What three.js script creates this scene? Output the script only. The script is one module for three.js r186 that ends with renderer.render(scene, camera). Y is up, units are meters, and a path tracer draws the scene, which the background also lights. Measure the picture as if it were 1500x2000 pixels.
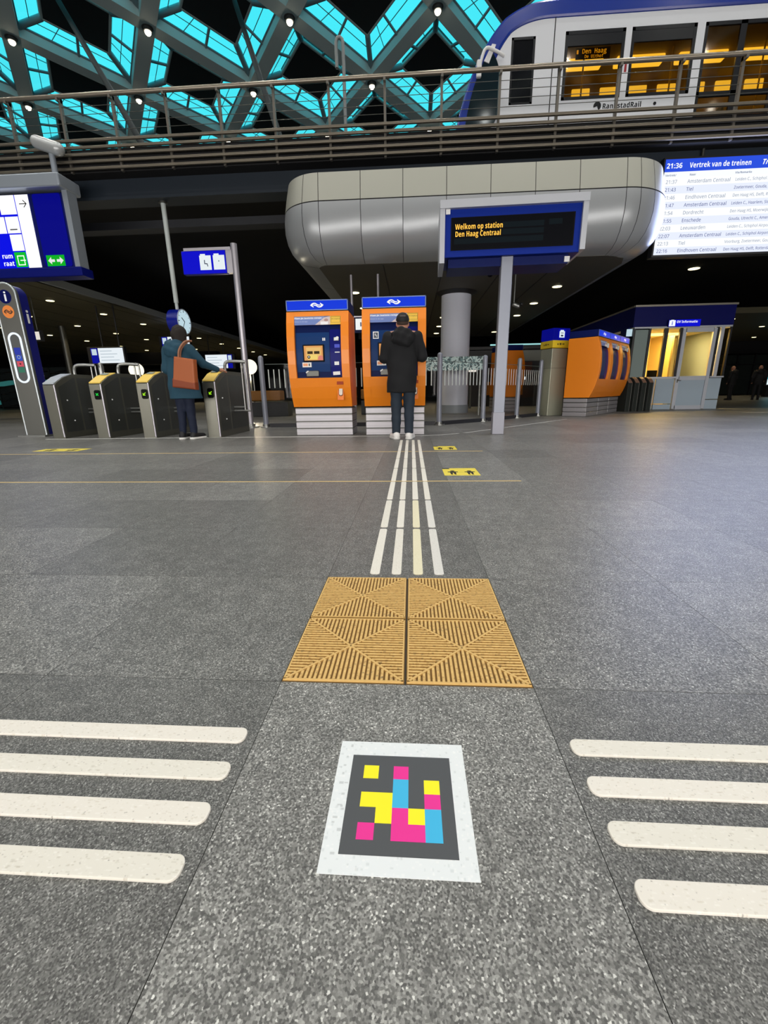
import * as THREE from 'three';
import { RoundedBoxGeometry } from 'three/addons/geometries/RoundedBoxGeometry.js';
import { mergeGeometries } from 'three/addons/utils/BufferGeometryUtils.js';
import { RectAreaLightUniformsLib } from 'three/addons/lights/RectAreaLightUniformsLib.js';
import { FontLoader } from 'three/addons/loaders/FontLoader.js';
import { TextGeometry } from 'three/addons/geometries/TextGeometry.js';

/* ---------- camera, sky, exposure ---------- */
const scene = new THREE.Scene();
const camera = new THREE.PerspectiveCamera(100.18, 0.75, 0.05, 300);
camera.rotation.order = 'YXZ';
camera.position.set(0, 0.671, 0);
camera.rotation.set(-0.27294, 0.06574, -0.01613);
const renderer = new THREE.WebGLRenderer({ antialias: true });
renderer.toneMapping = THREE.LinearToneMapping;
renderer.toneMappingExposure = 1.0;
renderer.shadowMap.enabled = true;
RectAreaLightUniformsLib.init();
const ROOF_LAMP = 48;        // candela of each lamp in the roof lattice
const SHOP = 9;              // brightness of the lit shop windows behind the viewpoint
const DOWNLIGHT = 5;         // candela of each recessed downlight

// dusk sky: deep cyan overhead, thin cloud, a little paler towards the horizon
{
  const W = 256, H = 128, d = new Float32Array(W * H * 4);
  for (let j = 0; j < H; j++) for (let i = 0; i < W; i++) {
    const v = (j + 0.5) / H, el = (v - 0.5) * Math.PI, az = (i / W) * Math.PI * 2;
    const c = 0.5 + 0.5 * Math.sin(az * 5 + 3 * Math.sin(el * 4 + az * 2)) * Math.sin(el * 9 + az * 3);
    const up = Math.max(0, Math.sin(el)), k = 0.92 + 0.16 * c;
    const o = (j * W + i) * 4;
    const col = el >= 0 ? [0.05 + 0.06 * (1 - up), 0.86 + 0.06 * (1 - up), 1.02] : [0.05, 0.2, 0.24];
    d[o] = col[0] * k; d[o + 1] = col[1] * k; d[o + 2] = col[2] * k; d[o + 3] = 1;
  }
  const t = new THREE.DataTexture(d, W, H, THREE.RGBAFormat, THREE.FloatType);
  t.mapping = THREE.EquirectangularReflectionMapping; t.magFilter = THREE.LinearFilter; t.minFilter = THREE.LinearFilter;
  t.colorSpace = THREE.LinearSRGBColorSpace; t.needsUpdate = true;
  scene.background = t;
}

/* ---------- helpers ---------- */
let seed = 7;
const rnd = () => { seed = (seed * 1664525 + 1013904223) >>> 0; return seed / 4294967296; };
const V = (x, y, z) => new THREE.Vector3(x, y, z);
const PI = Math.PI;
function std(color, roughness = 0.6, metalness = 0, extra = {}) { return new THREE.MeshStandardMaterial({ color, roughness, metalness, side: THREE.DoubleSide, ...extra }); }
function phys(color, roughness, extra) { return new THREE.MeshPhysicalMaterial({ color, roughness, side: THREE.DoubleSide, ...extra }); }
function dull(color, roughness = 0.5) { return phys(color, roughness, { specularIntensity: 0.25 }); }
function glow(color, k = 1) { return new THREE.MeshPhysicalMaterial({ specularIntensity: 0.15, color: 0x000000, emissive: color, emissiveIntensity: k, roughness: 0.6, side: THREE.DoubleSide }); }
function prep(g) {
  let q = g.index ? g.toNonIndexed() : g;
  for (const k of Object.keys(q.attributes)) if (!['position', 'normal', 'uv'].includes(k)) q.deleteAttribute(k);
  if (!q.attributes.normal) q.computeVertexNormals();
  if (!q.attributes.uv) q.setAttribute('uv', new THREE.BufferAttribute(new Float32Array(q.attributes.position.count * 2), 2));
  q.morphAttributes = {}; return q;
}
function merge(list) { return list.length === 1 ? list[0] : mergeGeometries(list.map(prep), false); }
function xf(g, x = 0, y = 0, z = 0, rx = 0, ry = 0, rz = 0) { if (rx || ry || rz) g.applyMatrix4(new THREE.Matrix4().makeRotationFromEuler(new THREE.Euler(rx, ry, rz))); return g.translate(x, y, z); }
function box(w, h, d, x = 0, y = 0, z = 0, rx = 0, ry = 0, rz = 0) { return xf(new THREE.BoxGeometry(w, h, d), x, y, z, rx, ry, rz); }
function rbox(w, h, d, r, x = 0, y = 0, z = 0, rx = 0, ry = 0, rz = 0) { return xf(new RoundedBoxGeometry(w, h, d, 2, Math.min(r, w / 2.01, h / 2.01, d / 2.01)), x, y, z, rx, ry, rz); }
function cyl(r, h, x = 0, y = 0, z = 0, rx = 0, ry = 0, rz = 0, n = 24, r2 = r) { return xf(new THREE.CylinderGeometry(r2, r, h, n), x, y, z, rx, ry, rz); }
function bar(a, b, r, n = 10) { const d = b.clone().sub(a), L = d.length(); const g = new THREE.CylinderGeometry(r, r, L, n); g.applyQuaternion(new THREE.Quaternion().setFromUnitVectors(V(0, 1, 0), d.normalize())); return g.translate((a.x + b.x) / 2, (a.y + b.y) / 2, (a.z + b.z) / 2); }
function tube(pts, r, n = 40, m = 10, tension = 0.5) { return new THREE.TubeGeometry(new THREE.CatmullRomCurve3(pts, false, 'catmullrom', tension), n, r, m, false); }
function plane(w, h, x = 0, y = 0, z = 0, rx = 0, ry = 0, rz = 0) { return xf(new THREE.PlaneGeometry(w, h), x, y, z, rx, ry, rz); }
function poly(pts) { const s = new THREE.Shape(); pts.forEach(([x, y], i) => (i ? s.lineTo(x, y) : s.moveTo(x, y))); s.closePath(); return s; }
function ext(shape, depth, bevel = 0) { return new THREE.ExtrudeGeometry(shape, { depth, curveSegments: 16, bevelEnabled: bevel > 0, bevelThickness: bevel, bevelSize: bevel, bevelSegments: 2, bevelOffset: -bevel }); }
function rrect(w, h, r) { const s = new THREE.Shape(), x = -w / 2, y = -h / 2; s.moveTo(x + r, y); s.lineTo(x + w - r, y); s.absarc(x + w - r, y + r, r, -PI / 2, 0); s.lineTo(x + w, y + h - r); s.absarc(x + w - r, y + h - r, r, 0, PI / 2); s.lineTo(x + r, y + h); s.absarc(x + r, y + h - r, r, PI / 2, PI); s.lineTo(x, y + r); s.absarc(x + r, y + r, r, PI, 1.5 * PI); return s; }
function fitUv(g) { g.computeBoundingBox(); const b = g.boundingBox, P = g.attributes.position, U = g.attributes.uv; for (let i = 0; i < P.count; i++) U.setXY(i, (P.getX(i) - b.min.x) / (b.max.x - b.min.x), (P.getY(i) - b.min.y) / (b.max.y - b.min.y)); return g; }
const taken = {};
function numbered(n) { taken[n] = (taken[n] ?? -1) + 1; return taken[n] ? `${n}_${String(taken[n]).padStart(3, '0')}` : n; }
function tag(o, label, category, group) { o.userData.label = label; o.userData.category = category; if (group) o.userData.group = group; return o; }
function thing(name, label, category, [x, y, z] = [0, 0, 0], turn = 0, group) {
  const o = new THREE.Group(); o.name = numbered(name); scene.add(o); o.position.set(x, y, z); o.rotation.y = turn; return tag(o, label, category, group);
}
function part(name, g, m, parent) {
  const o = new THREE.Mesh(Array.isArray(g) ? merge(g) : g, m); o.name = parent === scene ? numbered(name) : name;
  o.castShadow = o.receiveShadow = true; parent.add(o); return o;
}
function struct(name, g, m, parent = scene) { const o = part(name, g, m, parent); if (parent === scene) o.userData.kind = 'structure'; return o; }
function structGroup(name) { const o = new THREE.Group(); o.name = name; o.userData.kind = 'structure'; scene.add(o); return o; }
function single(name, g, m, label, category, group, pos = [0, 0, 0]) { const o = part(name, g, m, scene); o.position.set(...pos); return tag(o, label, category, group); }
function dup(o, pos, turn, label) { const c = o.clone(); c.name = numbered(o.name.replace(/_\d+$/, '')); c.userData = { ...o.userData }; scene.add(c); c.position.set(...pos); if (turn !== undefined) c.rotation.y = turn; if (label) c.userData.label = label; return c; }
function canvasTex(w, h, draw) { const c = document.createElement('canvas'); c.width = w; c.height = h; draw(c.getContext('2d'), w, h); const t = new THREE.CanvasTexture(c); t.colorSpace = THREE.SRGBColorSpace; t.anisotropy = 4; return t; }
function print(w, h, draw, rough = 0.5) { return std(0xffffff, rough, 0, { map: canvasTex(w, h, draw) }); }
function lit(w, h, draw, k = 1) { return new THREE.MeshPhysicalMaterial({ specularIntensity: 0.15, color: 0x000000, emissive: 0xffffff, emissiveIntensity: k, emissiveMap: canvasTex(w, h, draw), roughness: 0.35, side: THREE.DoubleSide }); }
function rectLight(color, k, w, h, pos, target, parent = scene) { const l = new THREE.RectAreaLight(color, k, w, h); l.position.set(...pos); parent.add(l); l.lookAt(...target); return l; }
function spot(color, k, angle, parent, pos = [0, 0, 0], to = [0, -1, 0], pen = 1, size = 3) {
  const l = new THREE.SpotLight(color, k, 0, angle, pen, 2); l.position.set(...pos); l.target.position.set(...to); l.castShadow = true; l.shadow.radius = size; l.name = 'light'; l.target.name = 'light_target'; parent.add(l, l.target); return l;
}
function point(color, k, parent, pos, size = 4) { const l = new THREE.PointLight(color, k, 0, 2); l.position.set(...pos); l.castShadow = true; l.shadow.radius = size; l.name = 'light'; parent.add(l); return l; }
const FONT = await new FontLoader().loadAsync('fonts/droid/droid_sans_bold.typeface.json');
function text3(str, size, depth = 0.003) { const g = new TextGeometry(str, { font: FONT, size, depth, curveSegments: 4, bevelEnabled: false }); return g; }

// surface nets: a smooth mesh from a distance function
function sdfMesh(f, lo, hi, cell) {
  const n = [0, 1, 2].map(k => Math.ceil((hi[k] - lo[k]) / cell) + 1), [nx, ny, nz] = n;
  const F = new Float32Array(nx * ny * nz), id = (i, j, k) => i + nx * (j + ny * k);
  for (let k = 0; k < nz; k++) for (let j = 0; j < ny; j++) for (let i = 0; i < nx; i++) F[id(i, j, k)] = f(lo[0] + i * cell, lo[1] + j * cell, lo[2] + k * cell);
  const vi = new Int32Array(nx * ny * nz).fill(-1), P = [], I = [];
  const E = [[0, 1], [2, 3], [4, 5], [6, 7], [0, 2], [1, 3], [4, 6], [5, 7], [0, 4], [1, 5], [2, 6], [3, 7]];
  for (let k = 0; k < nz - 1; k++) for (let j = 0; j < ny - 1; j++) for (let i = 0; i < nx - 1; i++) {
    const c = []; for (let q = 0; q < 8; q++) c.push(F[id(i + (q & 1), j + ((q >> 1) & 1), k + (q >> 2))]);
    let s = 0; for (const v of c) if (v < 0) s++; if (s === 0 || s === 8) continue;
    let x = 0, y = 0, z = 0, m = 0;
    for (const [a, b] of E) if ((c[a] < 0) !== (c[b] < 0)) { const t = c[a] / (c[a] - c[b]); x += (a & 1) + t * ((b & 1) - (a & 1)); y += ((a >> 1) & 1) + t * (((b >> 1) & 1) - ((a >> 1) & 1)); z += (a >> 2) + t * ((b >> 2) - (a >> 2)); m++; }
    vi[id(i, j, k)] = P.length / 3; P.push(lo[0] + (i + x / m) * cell, lo[1] + (j + y / m) * cell, lo[2] + (k + z / m) * cell);
  }
  const quad = (a, b, c, d, flip) => { if (a < 0 || b < 0 || c < 0 || d < 0) return; flip ? I.push(a, c, b, a, d, c) : I.push(a, b, c, a, c, d); };
  for (let k = 1; k < nz - 1; k++) for (let j = 1; j < ny - 1; j++) for (let i = 1; i < nx - 1; i++) {
    const v = F[id(i, j, k)] < 0;
    if (v !== (F[id(i + 1, j, k)] < 0)) quad(vi[id(i, j - 1, k - 1)], vi[id(i, j, k - 1)], vi[id(i, j, k)], vi[id(i, j - 1, k)], !v);
    if (v !== (F[id(i, j + 1, k)] < 0)) quad(vi[id(i - 1, j, k - 1)], vi[id(i - 1, j, k)], vi[id(i, j, k)], vi[id(i, j, k - 1)], !v);
    if (v !== (F[id(i, j, k + 1)] < 0)) quad(vi[id(i - 1, j - 1, k)], vi[id(i, j - 1, k)], vi[id(i, j, k)], vi[id(i - 1, j, k)], !v);
  }
  const g = new THREE.BufferGeometry(); g.setAttribute('position', new THREE.Float32BufferAttribute(P, 3)); g.setIndex(I); g.computeVertexNormals(); return g;
}
const smin = (a, b, k) => { const h = Math.max(k - Math.abs(a - b), 0) / k; return Math.min(a, b) - h * h * k * 0.25; };
function cap(x, y, z, a, b, r1, r2) { const dx = b[0] - a[0], dy = b[1] - a[1], dz = b[2] - a[2]; let t = ((x - a[0]) * dx + (y - a[1]) * dy + (z - a[2]) * dz) / (dx * dx + dy * dy + dz * dz); t = Math.max(0, Math.min(1, t)); return Math.hypot(x - a[0] - t * dx, y - a[1] - t * dy, z - a[2] - t * dz) - (r1 + t * (r2 - r1)); }
function ell(x, y, z, c, r) { const a = (x - c[0]) / r[0], b = (y - c[1]) / r[1], d = (z - c[2]) / r[2]; const k = Math.hypot(a, b, d); return (k - 1) * Math.min(r[0], r[1], r[2]); }

/* ---------- materials ---------- */
const M = {
  steel: std(0x9a9c9a, 0.32, 0.85), steelDark: std(0x5c5d59, 0.4, 0.8), brushed: std(0xb7b5bd, 0.38, 0.75), grey: std(0x8f969c, 0.5), postGrey: std(0x8c919e, 0.42, 0.3),
  dark: std(0x15161a, 0.5), black: dull(0x050507, 0.4), navy: dull(0x0a1440, 0.4), blue: dull(0x0c1d86, 0.4), beam: std(0xbccdcd, 0.6), soffit: std(0x4c4a42, 0.7),
  orange: phys(0xf58a0c, 0.38, { clearcoat: 0.25, clearcoatRoughness: 0.3 }), white: std(0xe8e9ea, 0.45), yellow: std(0xf2c61c, 0.5),
  glass: phys(0xffffff, 0.03, { transmission: 1, thickness: 0, ior: 1.45, specularIntensity: 0.15 }), railSteel: std(0x7d766a, 0.35, 0.7), black2: std(0x0b0c10, 0.8),
};

/* ---------- floor: granite slabs ---------- */
function granite(sd, cellPx) {
  seed = sd; const N = 1024, n = Math.floor(N / cellPx), px = new Float32Array(n * n), py = new Float32Array(n * n), val = new Float32Array(n * n);
  for (let i = 0; i < n * n; i++) { px[i] = rnd(); py[i] = rnd(); const r = rnd(); val[i] = r < 0.36 ? 0.07 + 0.09 * rnd() : r < 0.78 ? 0.17 + 0.12 * rnd() : r < 0.96 ? 0.3 + 0.14 * rnd() : 0.48 + 0.3 * rnd(); }
  const low = []; for (let i = 0; i < 256; i++) low.push(rnd());
  const ln = (x, y) => { const i = Math.floor(x), j = Math.floor(y), u = x - i, v = y - j, g = (a, b) => low[((a + 16) % 16) * 16 + ((b + 16) % 16)]; const s = t => t * t * (3 - 2 * t); return (g(i, j) * (1 - s(u)) + g(i + 1, j) * s(u)) * (1 - s(v)) + (g(i, j + 1) * (1 - s(u)) + g(i + 1, j + 1) * s(u)) * s(v); };
  const d = new Uint8Array(N * N * 4), S = N / n;
  for (let y = 0; y < N; y++) for (let x = 0; x < N; x++) {
    const cx = Math.floor(x / S), cy = Math.floor(y / S); let best = 1e9, bi = 0;
    for (let b = -1; b <= 1; b++) for (let a = -1; a <= 1; a++) { const i = ((cy + b + n) % n) * n + ((cx + a + n) % n); const qx = (cx + a + px[i]) * S - x, qy = (cy + b + py[i]) * S - y, q = qx * qx + qy * qy; if (q < best) { best = q; bi = i; } }
    let v = val[bi] * (0.86 + 0.28 * rnd()) * (0.86 + 0.3 * ln(x / 64, y / 64)); v = Math.min(1, v);
    const s = Math.round(255 * Math.pow(v, 1 / 2.2)), o = (y * N + x) * 4; d[o] = s; d[o + 1] = s; d[o + 2] = Math.round(s * 0.985); d[o + 3] = 255;
  }
  const t = new THREE.DataTexture(d, N, N); t.colorSpace = THREE.SRGBColorSpace; t.wrapS = t.wrapT = THREE.RepeatWrapping; t.magFilter = THREE.LinearFilter; t.minFilter = THREE.LinearMipmapLinearFilter; t.generateMipmaps = true; t.anisotropy = 8; t.needsUpdate = true; return t;
}
const gran = [granite(11, 4.6), granite(23, 5.2)], granFine = granite(41, 3.6);
const tileMats = [];
for (const [tex, tones] of [[gran[0], [0.86, 0.96, 1.06]], [gran[1], [0.82, 0.93, 1.02]]]) for (const t of tones) tileMats.push(std(new THREE.Color(t * 0.86, t * 0.86, t * 0.845), 0.42, 0, { map: tex }));
const tileDark = [std(new THREE.Color(0.64, 0.64, 0.63), 0.4, 0, { map: granFine }), std(new THREE.Color(0.66, 0.66, 0.65), 0.42, 0, { map: gran[0] })];
const floor = structGroup('floor');
const floorBase = part('floor_bed', box(68, 0.3, 80, 0, -0.155, -22), std(0x4a4945, 0.8), floor);
{
  const T = 0.6, X0 = -0.3135, Z0 = -0.871, gap = 0.0014, geos = [];
  for (let q = 0; q < 4; q++) { const g = new THREE.BoxGeometry(T - gap, 0.02, T - gap); const uv = g.attributes.uv, a = q * PI / 2; for (let i = 0; i < uv.count; i++) { const u = uv.getX(i) - 0.5, v = uv.getY(i) - 0.5; uv.setXY(i, 0.5 + u * Math.cos(a) - v * Math.sin(a), 0.5 + u * Math.sin(a) + v * Math.cos(a)); } geos.push(g); }
  seed = 99; const rest = [[], [], []];
  const tile = (i, k) => {
    const x = X0 + (i + 0.5) * T, z = Z0 - (k + 0.5) * T; const q = Math.floor(rnd() * 4); let mi = Math.floor(rnd() * tileMats.length);
    if (i === 0 && k === 0) return;                                    // the tactile slabs sit here
    const inView = z < 0.1 && z > -6.7 && x > -0.9 + z * 1.0 - 0.3 && x < 0.7 - z * 0.86;
    if (inView) {
      let m = tileMats[mi];
      if (k === -1 && (i >= 1 || i <= -1)) m = tileDark[0];
      if (k === 1 && i <= 0 && i >= -2) m = tileDark[1];
      if (k >= 1 && i === 0) m = tileDark[1];
      if (k === 2 && i >= -3 && i <= 0) m = tileDark[1];
      if (k === 3 && i >= -9 && i <= -6) m = tileDark[1];
      if (k === 4 && i >= -4 && i <= -2) m = tileDark[1];
      const o = part('floor_tile', geos[q], m, floor); o.position.set(x, -0.01, z);
    } else { const g = geos[q].clone().translate(x, -0.01, z); rest[mi % 3].push(g); }
  };
  for (let k = -5; k < 34; k++) for (let i = -24; i < 24; i++) tile(i, k);
  rest.forEach((r, n) => { if (!r.length) return; const o = part('floor_tiles_beyond', r, tileMats[n * 2], floor); o.userData.kind = 'stuff'; });
}
// floor far beyond: plain slabs of the same stone
{
  const mk = (w, d, x, z) => { const g = plane(w, d, x, -0.0005, z, -PI / 2), uv = g.attributes.uv; for (let i = 0; i < uv.count; i++) uv.setXY(i, uv.getX(i) * w / 0.6, uv.getY(i) * d / 0.6); return g; };
  part('floor_paving', [mk(68, 40.73, 0, -41.635), mk(19.3, 23.4, -24.36, -9.571), mk(19.9, 23.4, 24.04, -9.571), mk(68, 15.9, 0, 10.08)], tileMats[1], floor);
}

/* ---------- tactile slabs ---------- */
{
  const ochre = print(256, 256, (c, w, h) => { c.fillStyle = '#dcb56e'; c.fillRect(0, 0, w, h); seed = 5; for (let i = 0; i < 1500; i++) { const a = rnd(); c.fillStyle = a < 0.5 ? 'rgba(235,200,130,0.35)' : a < 0.85 ? 'rgba(150,105,50,0.3)' : 'rgba(90,70,45,0.35)'; c.fillRect(rnd() * w, rnd() * h, 1 + rnd() * 7, 1 + rnd() * 5); } }, 0.65);
  const groove = std(0x86683a, 0.9), S = 0.292, N = 25, p = S / N;
  const fields = (side) => { // ridges of one triangle; side 0 right,1 top,2 left,3 bottom
    const out = []; for (let i = 0; i < N; i++) { const c = -S / 2 + (i + 0.5) * p, a = Math.abs(c), L = S / 2 - a - 0.005; if (L < 0.008) continue; const mid = a + 0.005 + L / 2;
      const w = p * 0.56; out.push(side % 2 === 0 ? box(L, 0.005, w, side === 0 ? mid : -mid, 0.0025, c) : box(w, 0.005, L, c, 0.0025, side === 1 ? -mid : mid)); }
    const g = merge(out); const P = g.attributes.position, U = g.attributes.uv; for (let i = 0; i < P.count; i++) U.setXY(i, P.getX(i) / S + 0.5, P.getZ(i) / S + 0.5); return g;
  };
  const F4 = [0, 1, 2, 3].map(fields), base = box(0.297, 0.02, 0.297, 0, -0.01, 0);
  const rib = r => { const g = box(S * 1.4, 0.0052, 0.006, 0, 0.0026, 0, 0, r, 0); return g; };
  const edge = merge([[1, 0], [-1, 0], [0, 1], [0, -1]].map(([a, b]) => box(b ? S : 0.004, 0.0052, b ? 0.004 : S, a * (S / 2 - 0.002), 0.0026, b * (S / 2 - 0.002))));
  for (const [x, z] of [[-0.164, -1.021], [0.137, -1.021], [-0.164, -1.322], [0.137, -1.322]]) {
    const t = thing('tactile_slab', `ribbed ochre tactile slab on the ${z > -1.1 ? 'colour marker' : 'guide path'} side, towards the ${x < 0 ? 'entry gates' : 'glass booth'}`, 'tactile slab', [x, 0, z], 0, 'ochre tactile slabs laid two by two');
    part('slab_plate', base, groove, t); F4.forEach(g => part('rib_field', g, ochre, t)); part('diagonal_rib', rib(PI / 4), ochre, t); part('diagonal_rib', rib(-PI / 4), ochre, t); part('border_rib', edge, ochre, t);
  }
}
/* ---------- white guide bars ---------- */
{
  const mk = (a, b, n, W = 512, H = 40) => print(W, H, (c, w, h) => { c.fillStyle = a; c.fillRect(0, 0, w, h); seed = n; for (let i = 0; i < w * 0.8; i++) { c.fillStyle = rnd() < 0.5 ? 'rgba(255,253,245,0.35)' : b; const s = 1 + rnd() * rnd() * 9; c.fillRect(rnd() * w, rnd() * h, s, 0.6 + rnd() * 1.8); } for (let i = 0; i < w * 0.12; i++) { c.fillStyle = 'rgba(70,66,60,0.5)'; const s = 0.4 + rnd() * 0.9; c.fillRect(rnd() * w, rnd() * h, s * 1.6, s); } }, 0.6);
  const cream = [mk('#e9e5da', 'rgba(190,180,160,0.3)', 3), mk('#e6e2d6', 'rgba(180,172,155,0.35)', 8)], creamLong = [mk('#ebe6dc', 'rgba(190,180,160,0.3)', 21, 1600, 40), mk('#e7e3d8', 'rgba(180,172,155,0.35)', 22, 1600, 40)], pale = mk('#dedcd6', 'rgba(165,163,160,0.3)', 13), yell = mk('#e9e2c2', 'rgba(200,188,140,0.3)', 17);
  const barGeo = (L, w, r) => { const g = ext(rrect(L, w, r), 0.003, 0.0014); const P = g.attributes.position, U = g.attributes.uv; for (let i = 0; i < P.count; i++) U.setXY(i, P.getX(i) / L + 0.5, P.getY(i) / w + 0.5); return g.rotateX(-PI / 2); };
  const long = barGeo(1.6, 0.0385, 0.0155), short = barGeo(0.556, 0.037, 0.012);
  for (const [i, z] of [-0.6975, -0.6125, -0.5295, -0.4445].entries()) {
    for (const s of [-1, 1]) single('guide_bar', long, creamLong[(i + (s > 0)) % 2], `long cream guide bar, ${['closest to', 'second from', 'third from', 'furthest from'][i]} the ochre slabs, on the marker's ${s < 0 ? 'yellow and pink' : 'blue'} side`, 'guide bar', s < 0 ? 'crosswise guide bars on the yellow side of the marker' : 'crosswise guide bars on the blue side of the marker', [s < 0 ? -0.334 - 0.8 : 0.31 + 0.8, 0, z]);
  }
  for (let k = 0; k < 8; k++) [-0.139, -0.056, 0.027, 0.1065].forEach((x, i) => {
    const z = -1.507 - 0.278 - 0.591 * k; const y = i === 2 && k < 2;
    const o = single('guide_bar', short, y ? yell : i === 3 && k < 2 ? pale : cream[(i + k) % 2], `${y ? 'yellowed' : 'white'} guide bar, ${['first', 'second', 'third', 'fourth', 'fifth', 'sixth', 'seventh', 'eighth'][k]} row from the ochre slabs, ${['furthest from', 'third from', 'second from', 'closest to'][i]} the yellow stickers`, 'guide bar', y ? 'yellowed bars of the lengthwise guide path' : 'white bars of the lengthwise guide path', [x, 0, z]); o.rotation.y = PI / 2;
  });
}
/* ---------- colour marker on the floor ---------- */
{
  const white = print(256, 256, (c, w, h) => { c.fillStyle = '#e9eef0'; c.fillRect(0, 0, w, h); seed = 31; for (let i = 0; i < 700; i++) { c.fillStyle = rnd() < 0.6 ? 'rgba(255,255,255,0.3)' : 'rgba(150,158,160,0.18)'; c.fillRect(rnd() * w, rnd() * h, 1 + rnd() * 5, 1 + rnd() * 4); } for (let i = 0; i < 14; i++) { c.fillStyle = 'rgba(110,115,115,0.25)'; c.fillRect(8 + rnd() * 14, rnd() * h, 3 + rnd() * 6, 2 + rnd() * 5); } }, 0.45);
  const t = thing('floor_marker', 'white framed floor sticker with yellow, pink and blue squares on black', 'floor sticker', [-0.0185, 0, -0.5715], 0);
  part('backing', box(0.2355, 0.0012, 0.2445, 0, 0.0006, 0), white, t);
  part('black_field', box(0.1815, 0.0004, 0.1835, 0, 0.0014, 0.0025), std(0x484b4f, 0.5), t);
  const col = { y: std(0xfff200, 0.5), m: std(0xee1f96, 0.5), c: std(0x35b8e8, 0.5) };
  ['y.m..', '..c.y', 'yyc.m', '.ymyc', 'm.mmc'].forEach((row, j) => [...row].forEach((ch, i) => { if (ch !== '.') part({ y: 'yellow_square', m: 'pink_square', c: 'blue_square' }[ch], box(0.0272, 0.0003, 0.0275, -0.0535 + i * 0.0272, 0.00175, -0.0525 + j * 0.0275), col[ch], t); }));
}
/* ---------- thin lines and yellow stickers on the floor ---------- */
{
  const tape = std(0xd9bd7c, 0.6), wl = std(0xf0f2f0, 0.5);
  single('floor_line', box(5.6, 0.0012, 0.02, -1.96, 0.0006, -3.28), tape, 'thin yellow line on the floor nearer the ochre slabs', 'floor line');
  single('floor_line', box(7.6, 0.0012, 0.022, -2.98, 0.0006, -5.0), tape, 'thin yellow line on the floor nearer the ticket machines', 'floor line');
  single('floor_line', box(6.3, 0.0012, 0.04, -2.95, 0.0006, -6.87), wl, 'thin white line on the floor along the foot of the ticket machines', 'floor line');
  single('floor_line', tube([V(0.2, 0.0006, -6.87), V(0.5, 0.0006, -6.98), V(0.8, 0.0006, -7.2), V(1.1, 0.0006, -7.5), V(3.6, 0.0006, -10.4)], 0.014, 40, 6).scale(1, 0.1, 1), wl, 'thin white line on the floor curving away beside the display post', 'floor line');
  const st = print(512, 512, (c, w, h) => {
    c.fillStyle = '#f1dd50'; c.fillRect(0, 0, w, h); c.fillStyle = '#111'; c.fillRect(0, 0, 110, 60);
    for (const x of [140, 390]) { c.beginPath(); c.arc(x, 210, 34, 0, 7); c.fill(); c.fillRect(x - 45, 245, 90, 100); c.fillRect(x - 75, 250, 30, 50); c.fillRect(x + 45, 250, 30, 50); c.fillRect(x - 40, 345, 30, 110); c.fillRect(x + 10, 345, 30, 110); }
    c.fillRect(200, 290, 130, 6);
  });
  const g = box(1, 0.0012, 1);
  for (const [w, d, x, z, l] of [[0.295, 0.34, 0.423, -3.68, 'yellow sticker with two walking figures between the thin yellow floor lines'], [0.27, 0.34, 0.41, -5.3, 'yellow sticker with two walking figures beyond the thin yellow lines, beside the guide path'], [0.62, 0.26, -4.6, -5.4, 'worn yellow floor sticker before the entry gates']]) { const o = single('floor_sticker', g, st, l, 'floor sticker', undefined, [x, 0.0007, z]); o.scale.set(w, 1, d); }
}

/* ---------- hall shell ---------- */
const wallM = std(0x8a8a86, 0.7), darkWall = std(0x101216, 0.8);
struct('wall_left', box(0.4, 20.4, 80, -34.2, 10.2, -22), wallM);
struct('wall_right', box(0.4, 20.4, 80, 34.2, 10.2, -22), wallM);
struct('wall_front', box(69, 20.4, 0.4, 0, 10.2, 18.2), wallM);
struct('wall_back', box(69, 20.4, 0.4, 0, 10.2, -62.2), darkWall);

// lit shop fronts across the hall, opposite the ticket machines
{
  const pier = std(0x6d6a64, 0.6), lw = glow(0xfff3e0, 2.2);
  for (let k = 0; k < 7; k++) {
    const t = thing('shop', 'lit shop front across the hall facing the ticket machines', 'shop', [-15.6 + 5.2 * k, 0, 12], 0, 'lit shop fronts across the hall');
    part('fascia', box(5.2, 0.9, 0.5, 0, 3.85, 0.2), M.dark, t); part('pier', box(0.5, 3.4, 0.5, -2.35, 1.7, 0.2), pier, t); part('pier', box(0.5, 3.4, 0.5, 2.35, 1.7, 0.2), pier, t); part('plinth', box(4.2, 0.4, 0.4, 0, 0.2, 0.2), pier, t);
    part('lit_window', box(4.2, 3.0, 0.05, 0, 1.9, 0.15), lw, t);
    rectLight(0xfcf7f4, SHOP, 4.2, 3.0, [0, 1.9, 0.1], [-15.6 + 5.2 * k, 1.9, -10], t);
  }
}

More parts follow.
